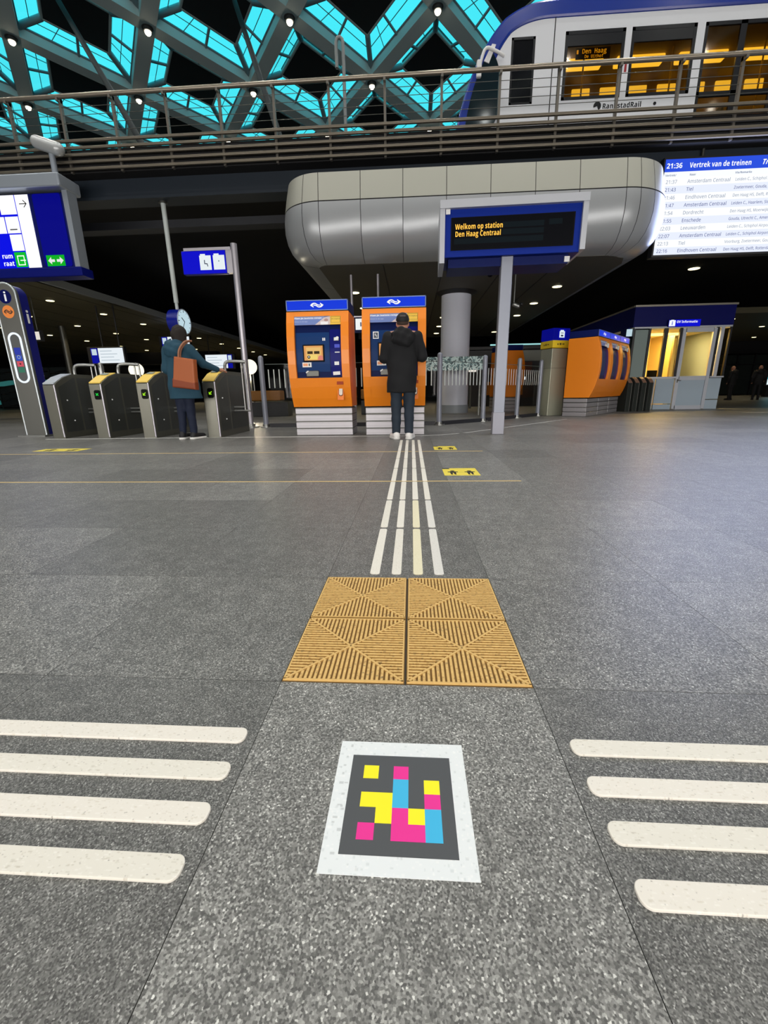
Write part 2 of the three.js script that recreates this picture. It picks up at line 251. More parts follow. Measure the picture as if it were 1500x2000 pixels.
/* ---------- roof: steel diamond lattice with glass bands ---------- */
{
  const A = 3.53, B = 4.84, Y0 = 18, nodeX = j => 1.21 + (j & 1 ? A : 0), nodeZ = j => -25.8 - B * j;
  const roof = structGroup('ceiling');
  const len = Math.hypot(A, B), inr = A * B / len;
  const bGeo = [1, -1].map(s => { const g = box(0.74, 0.5, len + 0.3, 0, 0.25, 0); return g.rotateY(s * Math.atan2(A, B)); });
  const hGeo = [1, -1].map(s => box(0.3, 0.1, len, 0, -0.05, 0).rotateY(s * Math.atan2(A, B)));
  const paneGlass = phys(0xf2ffff, 0.04, { transmission: 1, thickness: 0, ior: 1.45 }), frameM = std(0x6f8288, 0.55), panelM = std(0x0a0c10, 0.75), lip = std(0x9fb0b0, 0.6);
  const rh = (k) => [[0, -B * k], [A * k, 0], [0, B * k], [-A * k, 0]];        // rhombus scaled about the centre
  const kO = 1 - 0.37 / inr, kI = 1 - 1.42 / inr, yO = 0.48, yI = 0.75;
  const lerp = (a, b, t) => [a[0] + (b[0] - a[0]) * t, a[1] + (b[1] - a[1]) * t];
  const panes = [], mull = [];
  const quad3 = (p) => { const g = new THREE.BufferGeometry(); const q = [p[0], p[1], p[2], p[0], p[2], p[3]].flat(); g.setAttribute('position', new THREE.Float32BufferAttribute(q, 3)); g.computeVertexNormals(); g.setAttribute('uv', new THREE.Float32BufferAttribute(new Float32Array(12), 2)); return g; };
  const O = rh(kO), I = rh(kI), thin = [];
  for (let e = 0; e < 4; e++) {
    const o0 = O[e], o1 = O[(e + 1) % 4], i0 = I[e], i1 = I[(e + 1) % 4];
    for (let h = 0; h < 2; h++) { const a = lerp(o0, o1, h / 2), b = lerp(o0, o1, (h + 1) / 2), c = lerp(i0, i1, (h + 1) / 2), d = lerp(i0, i1, h / 2); panes.push(quad3([[a[0], yO, a[1]], [b[0], yO, b[1]], [c[0], yI, c[1]], [d[0], yI, d[1]]])); }
    const m0 = lerp(o0, o1, 0.5), m1 = lerp(i0, i1, 0.5);
    mull.push(bar(V(m0[0], yO - 0.05, m0[1]), V(m1[0], yI - 0.05, m1[1]), 0.07, 6), bar(V(o0[0], yO - 0.05, o0[1]), V(i0[0], yI - 0.05, i0[1]), 0.15, 6));
    for (const t of [0.27]) { const q0 = lerp(o0, o1, t), q1 = lerp(i0, i1, t); thin.push(bar(V(q0[0], yO + 0.03, q0[1]), V(q1[0], yI + 0.03, q1[1]), 0.02, 5)); }
    const mm0 = lerp(o0, i0, 0.5), mm1 = lerp(o1, i1, 0.5); thin.push(bar(V(mm0[0], (yO + yI) / 2 + 0.02, mm0[1]), V(mm1[0], (yO + yI) / 2 + 0.02, mm1[1]), 0.02, 5));
    mull.push(bar(V(o0[0], yO, o0[1]), V(o1[0], yO, o1[1]), 0.06, 6));
  }
  const thinG = merge(thin);
  const lipG = merge(I.map((a, e) => { const b = I[(e + 1) % 4]; return bar(V(a[0], yI - 0.05, a[1]), V(b[0], yI - 0.05, b[1]), 0.09, 6); }));
  const centre = ext(poly(I), 0.3).rotateX(PI / 2).translate(0, yI + 0.2, 0);
  const frames = merge(mull), solid = ext(poly(rh(kO + 0.03)), 0.3).rotateX(PI / 2).translate(0, yI, 0);   // closed cells over the front of the hall
  const beyond = { beam: [], pane: [], frame: [], panel: [], lip: [] };
  for (let j = -9; j <= 7; j++) for (let i = -6; i <= 6; i++) {
    const x = nodeX(j) + 7.06 * i, z = nodeZ(j); if (Math.abs(x) > 36) continue;
    const seen = j >= -1 && j <= 3 && x > -34 && x < 12;
    for (const s of [0, 1]) { const bx = x + (s ? -A : A) / 2, bz = z - B / 2; if (j === 7) continue; const g = s ? bGeo[0] : bGeo[1]; if (seen) { const o = part('roof_beam', g, M.beam, roof); o.position.set(bx, Y0, bz); } else beyond.beam.push(g.clone().translate(bx, Y0, bz)); }
    const cx = x + A, cz = z;                                             // cell beside this node
    if (Math.abs(cx) > 35) continue;
    if (seen) {
      panes.forEach(g => { const o = part('glass_pane', g, paneGlass, roof); o.position.set(cx, Y0, cz); });
      for (const [n, g, m] of [['glazing_frame', frames, frameM], ['glazing_bar', thinG, frameM], ['roof_panel', centre, panelM], ['panel_lip', lipG, lip]]) { const o = part(n, g, m, roof); o.position.set(cx, Y0, cz); }
    } else { if (j < -1) beyond.panel.push(solid.clone().translate(cx, Y0, cz)); else { panes.forEach(g => beyond.pane.push(g.clone().translate(cx, Y0, cz))); beyond.frame.push(frames.clone().translate(cx, Y0, cz)); beyond.panel.push(centre.clone().translate(cx, Y0, cz)); } }
  }
  for (const [k, n, m] of [['beam', 'roof_beams_beyond', M.beam], ['pane', 'glass_panes_beyond', paneGlass], ['frame', 'glazing_frames_beyond', frameM], ['panel', 'roof_panels_beyond', panelM]]) { const o = part(n, beyond[k], m, roof); o.userData.kind = 'stuff'; }
  part('roof_edge', [box(5, 0.6, 82, -36.4, 19.2, -22), box(5, 0.6, 82, 36.4, 19.2, -22), box(76, 0.6, 4, 0, 19.2, 19.8), box(76, 0.6, 5, 0, 19.2, -64)], M.beam, roof);
  // lamps under the crossings
  const lensM = glow(0xfff0d2, 9), house = std(0x4b5050, 0.5, 0.4);
  const proto = []; let first = null;
  for (let j = -8; j <= 3; j++) for (let i = -4; i <= 3; i++) {
    const x = nodeX(j) + 7.06 * i, z = nodeZ(j); if (Math.abs(x) > 27) continue;
    if (!first) { first = thing('roof_lamp', 'round lamp glowing under a crossing of the steel roof lattice', 'lamp', [x, Y0, z], 0, 'lamps at the crossings of the roof lattice'); part('lamp_housing', [cyl(0.2, 0.16, 0, -0.08, 0), cyl(0.26, 0.03, 0, -0.01, 0)], house, first); part('lamp_lens', xf(new THREE.SphereGeometry(0.15, 16, 8, 0, PI * 2, PI / 2, PI / 2), 0, -0.16, 0), lensM, first); }
    else dup(first, [x, Y0, z]);
  }
  for (const o of scene.children.filter(q => q.name.startsWith('roof_lamp'))) spot(0xfcf9f2, ROOF_LAMP, 1.25, o, [0, -0.42, 0], [0, -2, 0], 1, 8);
  // slanting struts and hanging rods under the roof
  const strutM = std(0x1b2022, 0.85);
  for (const [a, b, r, l] of [[V(-16, 18, -24), V(-7.4, 6.1, -16), 0.11, 'dark slanting roof strut rising behind the railing above the hanging blue sign'], [V(-8.1, 18, -24.7), V(-3.4, 6.1, -16), 0.11, 'dark slanting roof strut rising behind the railing above the clock pole']])
    single('roof_strut', [bar(a, b, r, 14), cyl(0.26, 0.3, b.x, 6.13, b.z)], strutM, l, 'strut');
}

/* ---------- upper deck with railing ---------- */
struct('upper_deck', box(68, 0.45, 51, 0, 5.825, -36.6), std(0x06070c, 0.8));
struct('deck_edge_beam', [box(60, 0.4, 0.35, 0, 5.4, -11.6), box(60, 0.06, 0.5, 0, 5.19, -11.6)], std(0x0c1c2a, 0.6));
struct('cable_tray', [box(40, 0.16, 0.3, -14, 5.15, -13), box(40, 0.05, 0.4, -14, 5.05, -13)], std(0x2a2d33, 0.6));
{
  const t = thing('deck_railing', 'metal railing with five horizontal bars and wires along the upper deck', 'railing', [0, 5.6, -11]);
  part('handrail', [cyl(0.045, 40, 0, 1.395, 0, 0, 0, PI / 2, 14)], std(0x8c8478, 0.3, 0.75), t);
  for (let k = 0; k < 5; k++) part('slat', rbox(40, 0.055, 0.06, 0.015, 0, 0.035 + 0.1325 * k, 0.02), M.railSteel, t);
  const pg = merge([box(0.05, 1.4, 0.07, 0, 0.69, -0.08), box(0.05, 0.1, 0.16, 0, 1.36, -0.04)]);
  for (let k = -13; k <= 16; k++) { const o = part('post', pg, std(0x77736c, 0.4, 0.6), t); o.position.x = -0.57 + 1.195 * k; }
  for (let k = 0; k < 4; k++) part('wire', cyl(0.006, 40, 0, 0.78 + 0.15 * k, -0.06, 0, 0, PI / 2, 6), M.steelDark, t);
}
{ const t = thing('hook_pole', 'slim grey pole with hooked top standing on the upper deck', 'pole', [-1.8, 6.05, -14]); part('pole', tube([V(0, 0, 0), V(0, 2.2, 0), V(0, 3.3, 0), V(-0.02, 3.5, 0), V(-0.12, 3.55, 0), V(-0.18, 3.42, 0), V(-0.18, 2.9, 0)], 0.045, 60, 8), std(0x8a8f90, 0.5, 0.4), t); part('base_plate', cyl(0.12, 0.03, 0, 0.015, 0), M.steelDark, t); }

/* ---------- tram on the deck ---------- */
{
  const t = thing('tram', 'white tram with blue roof, slanted nose and yellow lit windows', 'tram', [0, 6.06, -13]);
  const side = std(0xdfe3ea, 0.35), blueM = phys(0x12359c, 0.25, { clearcoat: 0.6, clearcoatRoughness: 0.1 }), dk = std(0x10131a, 0.25), tint = phys(0xd2c8ae, 0.05, { transmission: 1, thickness: 0, ior: 1.4 });
  const outline = () => { const s = new THREE.Shape(); s.moveTo(1.75, 0.1); s.lineTo(1.62, 0.55); s.bezierCurveTo(1.72, 1.6, 1.9, 2.3, 2.35, 2.75); s.bezierCurveTo(2.6, 2.92, 2.95, 2.98, 3.3, 2.98); s.lineTo(15, 2.98); s.lineTo(15, 0.1); s.closePath(); return s; };
  const rectHole = (s, x0, x1, y0, y1) => { const h = new THREE.Path(); h.moveTo(x0, y0); h.lineTo(x1, y0); h.lineTo(x1, y1); h.lineTo(x0, y1); h.closePath(); s.holes.push(h); };
  const wins = [[3.62, 5.0, 1.38, 2.72], [5.14, 6.6, 1.38, 2.72], [6.78, 8.5, 0.3, 2.72], [8.7, 10.1, 1.38, 2.72], [10.3, 11.7, 1.38, 2.72]], cab = [2.37, 2.93, 1.35, 2.67];
  const s = outline(); for (const w of [...wins, cab]) rectHole(s, ...w);
  part('side_wall', ext(s, 0.06).translate(0, 0, -0.06), side, t);
  part('far_wall', ext(outline(), 0.06).translate(0, 0, -2.4), side, t);
  const rf = new THREE.Shape(); rf.moveTo(1.2, 0.15); rf.lineTo(1.05, 0.55); rf.bezierCurveTo(1.15, 1.5, 1.6, 2.55, 2.2, 3.05); rf.bezierCurveTo(2.6, 3.28, 2.9, 3.33, 3.4, 3.34); rf.lineTo(15, 3.34); rf.lineTo(15, 2.98); rf.lineTo(3.3, 2.98); rf.bezierCurveTo(2.95, 2.98, 2.6, 2.92, 2.35, 2.75); rf.bezierCurveTo(1.9, 2.3, 1.72, 1.6, 1.62, 0.55); rf.lineTo(1.75, 0.1); rf.closePath();
  part('roof', ext(rf, 2.34, 0.05).translate(0, 0, -2.36), blueM, t);
  const ws = new THREE.Shape(); ws.moveTo(1.28, 0.62); ws.bezierCurveTo(1.36, 1.4, 1.55, 2.0, 1.86, 2.42); ws.bezierCurveTo(2.16, 2.2, 2.2, 1.6, 2.12, 1.2); ws.bezierCurveTo(2.05, 0.9, 1.8, 0.65, 1.28, 0.62);
  part('nose_window', ext(ws, 0.05, 0.01).translate(0, 0, 0.02), std(0x1c2c33, 0.08, 0.2), t);
  part('nose_trim', ext(poly([[1.72, 2.2], [1.9, 2.52], [1.99, 2.5], [1.84, 2.15]]), 0.04).translate(0, 0, 0.06), M.white, t);
  const mir = part('mirror_arm', tube([V(2.2, 2.3, 0.05), V(2.0, 2.36, 0.12), V(1.75, 2.4, 0.16), V(1.62, 2.1, 0.16)], 0.035, 24, 8), M.white, t); part('mirror', rbox(0.12, 0.34, 0.1, 0.03, 1.6, 2.0, 0.18), M.white, mir);
  part('panel_seam', box(0.02, 3.2, 0.01, 3.36, 1.7, 0.002), dk, t);
  const frame = (w, f) => { const [x0, x1, y0, y1] = w; return [box(x1 - x0, f, 0.05, (x0 + x1) / 2, y0 + f / 2, -0.03), box(x1 - x0, f, 0.05, (x0 + x1) / 2, y1 - f / 2, -0.03), box(f, y1 - y0, 0.05, x0 + f / 2, (y0 + y1) / 2, -0.03), box(f, y1 - y0, 0.05, x1 - f / 2, (y0 + y1) / 2, -0.03)]; };
  wins.forEach((w, k) => { const door = k === 2; const f = part(door ? 'door' : 'window_frame', [...frame(w, 0.07), ...(door ? [box(0.14, w[3] - w[2], 0.05, (w[0] + w[1]) / 2, (w[2] + w[3]) / 2, -0.03), box(w[1] - w[0], 0.1, 0.05, (w[0] + w[1]) / 2, 1.35, -0.03)] : [box(w[1] - w[0], 0.28, 0.04, (w[0] + w[1]) / 2, w[3] - 0.14, -0.03)])], dk, t); part('pane', box(w[1] - w[0], w[3] - w[2], 0.012, (w[0] + w[1]) / 2, (w[2] + w[3]) / 2, -0.035), tint, f); });
  const cw = part('window_frame', frame(cab, 0.05), dk, t); part('pane', box(0.56, 1.32, 0.012, 2.65, 2.01, -0.035), std(0x14161a, 0.1), cw);
  part('cabin_floor', box(12.4, 0.1, 2.2, 8.7, 0.35, -1.2), dk, t);
  part('cabin_ceiling', box(12.4, 0.06, 2.26, 8.7, 2.93, -1.2), std(0x8b7340, 0.6), t);
  part('cabin_lining', box(12.4, 2.5, 0.04, 8.7, 1.65, -2.3), std(0x7c6636, 0.6), t);
  part('cab_partition', box(0.08, 2.8, 2.2, 3.42, 1.5, -1.2), dk, t);
  const lampM = glow(0xffcf48, 2.6), lamp2 = glow(0xffcf48, 2.0);
  for (let x = 3.75; x < 13; x += 1.55) { part('ceiling_light', rbox(1.2, 0.13, 0.3, 0.03, x + 0.62, 2.84, -1.35), lampM, t); }
  for (let x = 3.7; x < 13; x += 0.78) part('wall_light', rbox(0.5, 0.28, 0.05, 0.03, x + 0.3, 2.66, -2.25), lamp2, t);
  for (let x = 3.9; x < 13; x += 1.5) { const q = part('seat', [rbox(0.08, 0.7, 0.9, 0.03, x, 1.35, -1.75, 0, 0, 0.1), rbox(0.5, 0.1, 0.9, 0.03, x + 0.25, 0.95, -1.75)], std(0x3a3d46, 0.7), t); part('headrest', rbox(0.09, 0.22, 0.4, 0.04, x - 0.06, 1.8, -1.75), std(0x54565e, 0.6), q); }
  for (let x = 4.4; x < 12; x += 2.2) part('grab_pole', cyl(0.02, 2.5, x, 1.65, -1.0), M.yellow, t);
  rectLight(0xffd870, 6, 11, 0.2, [8.7, 2.76, -1.35], [8.7, 0, -14.35], t);
  part('destination_display', plane(0.8, 0.22, 4.3, 2.3, -0.05), lit(512, 140, (c, w, h) => { c.fillStyle = '#140a00'; c.fillRect(0, 0, w, h); c.fillStyle = '#ffb81e'; c.textAlign = 'center'; c.font = 'bold 76px monospace'; c.fillText('Den Haag', w / 2 + 20, 66); c.font = 'bold 52px monospace'; c.fillText('De Uithof', w / 2 + 20, 122); c.fillRect(14, 20, 26, 50); }, 1.3), t);
  const lg = part('lettering', text3('RandstadRail', 0.105).translate(4.62, 1.17, 0.001), dk, t); part('emblem', xf(new THREE.CylinderGeometry(0.09, 0.09, 0.006, 24, 1, false, 0.4, 4.6), 4.5, 1.23, 0.004, PI / 2), dk, lg);
  part('emblem', cyl(0.035, 0.006, 5.85, 1.22, 0.003, PI / 2), dk, t); part('stop_mark', box(0.05, 0.16, 0.006, 5.07, 1.95, 0.003), std(0x9a1420, 0.5), t);
  part('skirt', box(13, 0.25, 2.2, 8.5, 0.05, -1.2), dk, t);
}

/* ---------- grey curved pod under the deck ---------- */
{
  const t = structGroup('trim_1'); t.userData.label = 'silver curved bulkhead of panels under the upper deck';
  const ZF = -10.2, xL = -1.94, xR = 4.27, rL = 0.947, rR = 1.25, seg = [];
  const at = (u) => u; // plan pieces: [function s->(x,z,nx,nz)]
  const front = (x0, x1) => s => [x0 + (x1 - x0) * s, ZF, 0, 1];
  const arc = (cx, r, a0, a1) => s => { const a = a0 + (a1 - a0) * s; return [cx + r * Math.sin(a), ZF - r + r * Math.cos(a), Math.sin(a), Math.cos(a)]; };
  const sideP = (x, nx) => (z0, z1) => s => [x, z0 + (z1 - z0) * s, nx, 0];
  const D = PI / 180, gp = 0.006;
  const xs = [xL, -1.06, -0.18, 0.71, 1.6, 2.49, 3.36, xR];
  const pieces = []; for (let i = 0; i < 7; i++) pieces.push([front(xs[i] + gp, xs[i + 1] - gp), 2]);
  pieces.push([arc(xL, rL, -0.4 * D, -22.6 * D), 6], [arc(xL, rL, -23.4 * D, -89 * D), 12], [arc(xR, rR, 0.3 * D, 13.7 * D), 5], [arc(xR, rR, 14.3 * D, 30.7 * D), 6], [arc(xR, rR, 31.3 * D, 89 * D), 12]);
  for (let k = 0; k < 6; k++) { pieces.push([sideP(xL - rL, -1)(ZF - rL - 2.2 * k - 0.01, ZF - rL - 2.2 * (k + 1) + 0.01), 1], [sideP(xR + rR, 1)(ZF - rR - 2.2 * k - 0.01, ZF - rR - 2.2 * (k + 1) + 0.01), 1]); }
  const top = [[0.13, 5.07], [0.07, 4.8], [0.02, 4.53]], low = [[0.02, 4.51], [0, 4.35], [0.0, 4.15], [0.04, 3.95], [0.12, 3.78], [0.24, 3.64], [0.42, 3.55], [0.74, 3.5]];
  const surf = (f, n, prof) => { const P = [], I = []; const m = prof.length; for (let i = 0; i <= n; i++) { const [x, z, nx, nz] = f(i / n); for (const [d, y] of prof) P.push(x - nx * d, y, z - nz * d); } for (let i = 0; i < n; i++) for (let j = 0; j < m - 1; j++) { const a = i * m + j, b = a + m; I.push(a, b, a + 1, b, b + 1, a + 1); } const g = new THREE.BufferGeometry(); g.setAttribute('position', new THREE.Float32BufferAttribute(P, 3)); g.setIndex(I); g.computeVertexNormals(); return g; };
  const silver = std(0xa2a6aa, 0.34, 0.35), silver2 = std(0xa9aaa0, 0.42, 0.25), backM = std(0x1a1b1d, 0.8);
  for (const [f, n] of pieces) { const a = part('upper_panel', surf(f, n, top), silver2, t); const b = part('lower_panel', surf(f, n, low), silver, t); }
  // dark lining a finger behind the panels so that the joints read as gaps
  for (const [f, n] of [[front(xL, xR), 2], [arc(xL, rL, 0, -90 * D), 14], [arc(xR, rR, 0, 90 * D), 14], [sideP(xL - rL, -1)(ZF - rL, -25), 1], [sideP(xR + rR, 1)(ZF - rR, -25), 1]]) part('lining', surf(f, n, [...top, ...low].map(([d, y]) => [d + 0.012, y])), backM, t);
  const sp = new THREE.Shape(); sp.moveTo(xL - 0.22, 25); sp.lineTo(xL - 0.22, -ZF + 0.9); sp.lineTo(xL - 0.05, -ZF + 0.72); sp.lineTo(xR + 0.05, -ZF + 0.72); sp.lineTo(xR + 0.5, -ZF + 0.96); sp.lineTo(xR + 0.66, -ZF + 1.4); sp.lineTo(xR + 0.66, 25); sp.closePath();
  part('soffit_panel', ext(sp, 0.1).rotateX(-PI / 2).translate(0, 3.495, 0), M.soffit, t);
  for (const x of [-0.65, 0.75, 2.2, 3.4]) part('soffit_joint', box(0.02, 0.012, 13.6, x, 3.492, -17.8), backM, t);
  part('top_plate', box(7.4, 0.05, 14, 1.16, 5.06, -18), backM, t);
  part('soffit_back', box(8, 0.8, 0.1, 1.1, 3.9, -25.2), backM, t);
}
{ const t = structGroup('trim_2'); t.userData.label = 'round grey column under the silver bulkhead';
  part('shaft', cyl(0.44, 3.5, 1.34, 1.75, -14.2, 0, 0, 0, 48), std(0xd4d8e6, 0.5), t); part('collar', xf(new THREE.CylinderGeometry(0.62, 0.46, 0.08, 40), 1.34, 3.45, -14.2), M.dark, t); part('foot', cyl(0.46, 0.25, 1.34, 0.125, -14.2, 0, 0, 0, 40), M.grey, t); }

/* ---------- low canopies and their downlights ---------- */
{
  const oliv = std(0x57533f, 0.65), strip = std(0x46432f, 0.6);
  const c = structGroup('trim_3'); c.userData.label = 'low olive canopy beyond the entry gates'; part('canopy', box(23, 0.25, 42, -22.6, 4.125, -34), oliv, c); part('canopy_edge', box(0.18, 0.22, 42, -11.1, 4.11, -34), M.grey, c);
  for (let x = -32; x < -11.5; x += 1.45) part('soffit_strip', box(0.05, 0.015, 42, x, 3.995, -34), strip, c);
  part('canopy_column', cyl(0.14, 4, -17, 2, -21.5), M.steelDark, c);
  const r = structGroup('trim_4'); r.userData.label = 'low olive canopy beyond the glass booth'; part('canopy', box(20, 0.25, 14, 23.9, 4.125, -30), oliv, r); part('beam', box(20, 0.9, 0.5, 23.9, 3.55, -37), M.dark, r);
  const ring = new THREE.TorusGeometry(0.13, 0.015, 6, 24).rotateX(PI / 2), lens = cyl(0.125, 0.02, 0, -0.012, 0); const lm = glow(0xffeeb0, 4); const rm = M.grey;
  let first = null; const dl = (x, y, z, label, group) => { let o; if (!first) { o = first = thing('downlight', label, 'lamp', [x, y, z], 0, group); part('trim_ring', ring, rm, o); part('lens', lens, lm, o); } else { o = dup(first, [x, y, z]); o.userData.label = label; o.userData.group = group; } lightsAt.push(o); };
  const lightsAt = [];
  for (const z of [-13.7, -16.1, -18.5, -20.9, -23.3]) for (const x of [-1.65, 1.25, 4.12]) if (!(x === 1.25 && z > -15)) dl(x, 3.49, z, 'round downlight recessed in the soffit behind the silver bulkhead', 'downlights behind the silver bulkhead');
  for (const z of [-15.9, -18.65, -21.4, -24.2, -27, -30.2, -33.2, -36.2, -39.2]) for (const [x, z0] of [[-12.8, -15], [-16.1, -17], [-19.9, -20]]) if (z <= z0) dl(x, 3.99, z, 'round downlight in the low canopy beyond the entry gates', 'downlights beyond the entry gates');
  for (const [x, z] of [[20.2, -28], [24, -33.8], [16.3, -24.7], [19, -33]]) dl(x, 3.99, z, 'round downlight in the low canopy beyond the glass booth', 'downlights beyond the glass booth');
  dl(12.1, 5.59, -21.3, 'large lone downlight in the dark ceiling above the glass booth'); lightsAt[lightsAt.length - 1].scale.setScalar(1.7);
  lightsAt.forEach((o, i) => { if (i % 2 === 0 || i > 30) spot(0xffe6b4, DOWNLIGHT * 2, 1.1, o, [0, -0.06, 0], [0, -1, 0], 0.8, 4); });
}

/* ---------- ticket machines ---------- */
function logo(c, x, y, s, col) { // two interlocked arrows
  c.save(); c.translate(x, y); c.scale(s, s); c.strokeStyle = col; c.fillStyle = col; c.lineWidth = 0.22; c.lineJoin = 'miter';
  for (const r of [0, PI]) { c.save(); c.rotate(r); c.beginPath(); c.moveTo(-1.25, 0.05); c.bezierCurveTo(-0.95, -0.62, -0.35, -0.72, -0.02, -0.36); c.bezierCurveTo(0.22, -0.12, 0.5, -0.02, 0.62, -0.18); c.lineTo(0.62, 0.06); c.bezierCurveTo(0.4, 0.2, 0.1, 0.1, -0.12, -0.14); c.bezierCurveTo(-0.34, -0.38, -0.62, -0.32, -0.78, 0.05); c.lineTo(-0.78, 0.05); c.lineTo(-0.62, 0.3); c.lineTo(-0.62, 0.56); c.closePath(); c.fill(); c.restore(); }
  c.restore();
}
const headerTex = lit(512, 96, (c, w, h) => { c.fillStyle = '#0a2fd6'; c.fillRect(0, 0, w, h); const g = c; g.fillStyle = '#0d3ae0'; g.fillRect(0, 0, w, h); logo(c, w * 0.5, h / 2, 46, '#ffffff'); }, 0.95);
const headerSide = dull(0x0a1a5c, 0.4), plinthM = print(256, 64, (c, w, h) => { c.fillStyle = '#a9a6ae'; c.fillRect(0, 0, w, h); seed = 4; for (let i = 0; i < 300; i++) { c.fillStyle = rnd() < 0.5 ? 'rgba(255,255,255,0.10)' : 'rgba(60,60,66,0.10)'; c.fillRect(0, rnd() * h, w, 1); } }, 0.4); plinthM.metalness = 0.55;
const posterTex = print(512, 128, (c, w, h) => {
  c.fillStyle = '#6f86c4'; c.fillRect(0, 0, w, h); c.fillStyle = '#8ea2d6'; c.fillRect(0, 0, 330, 46); c.fillStyle = '#fff'; c.font = 'bold 30px sans-serif'; c.fillText('Plan je laatste reisje', 8, 36); c.fillStyle = '#c9d4f0'; c.font = '20px sans-serif'; c.fillText('Direct in de app', 8, 84);
  c.fillStyle = '#d8c8c8'; c.beginPath(); c.moveTo(230, 128); c.lineTo(330, 20); c.lineTo(400, 0); c.lineTo(400, 128); c.fill(); c.fillStyle = '#b58f8a'; c.beginPath(); c.arc(350, 60, 22, 0, 7); c.fill(); c.fillStyle = '#f2f2f6'; c.fillRect(290, 80, 80, 48);
  c.fillStyle = '#f0c648'; c.fillRect(392, 0, 120, 128); c.strokeStyle = '#7a6a30'; c.lineWidth = 3; c.strokeRect(402, 14, 98, 84); c.fillStyle = '#6a5a20'; c.font = 'bold 17px sans-serif'; c.fillText('OV-chipkaart', 404, 52);
});
const screenTex = lit(256, 180, (c, w, h) => { c.fillStyle = '#f0a860'; c.fillRect(0, 0, w, h); c.fillStyle = '#f7c877'; c.fillRect(30, 20, 200, 140); c.fillStyle = '#ffe07a'; c.fillRect(50, 110, 130, 60); c.fillStyle = '#3a2c14'; c.fillRect(44, 66, 74, 34); c.fillRect(136, 66, 74, 34); c.fillStyle = '#e88a78'; c.beginPath(); c.arc(226, 160, 40, 0, 7); c.fill(); c.fillStyle = '#2a2014'; c.beginPath(); c.arc(62, 138, 20, 0, 7); c.fill(); c.fillStyle = '#fff'; c.beginPath(); c.arc(62, 136, 9, 0, 7); c.fill(); }, 0.85);
const MP = [[0.46, 0.03], [0.6, 0.095], [0.75, 0.145], [0.9, 0.18], [1.1, 0.205], [1.3, 0.205], [1.5, 0.185], [1.7, 0.145], [1.86, 0.095]];   // front profile: height, reach
function reach(y) { for (let i = 0; i < MP.length - 1; i++) if (y <= MP[i + 1][0]) { const t = (y - MP[i][0]) / (MP[i + 1][0] - MP[i][0]); return MP[i][1] + t * (MP[i + 1][1] - MP[i][1]); } return MP[MP.length - 1][1]; }
function slabFront(x0, x1, y0, y1, thick, n = 10) { const top = [], back = []; for (let i = 0; i <= n; i++) { const y = y0 + (y1 - y0) * i / n; top.push([-reach(y), y]); back.unshift([-reach(y) + thick, y]); } return ext(poly([...top, ...back]), x1 - x0).rotateY(PI / 2).translate(x0, 0, 0); }
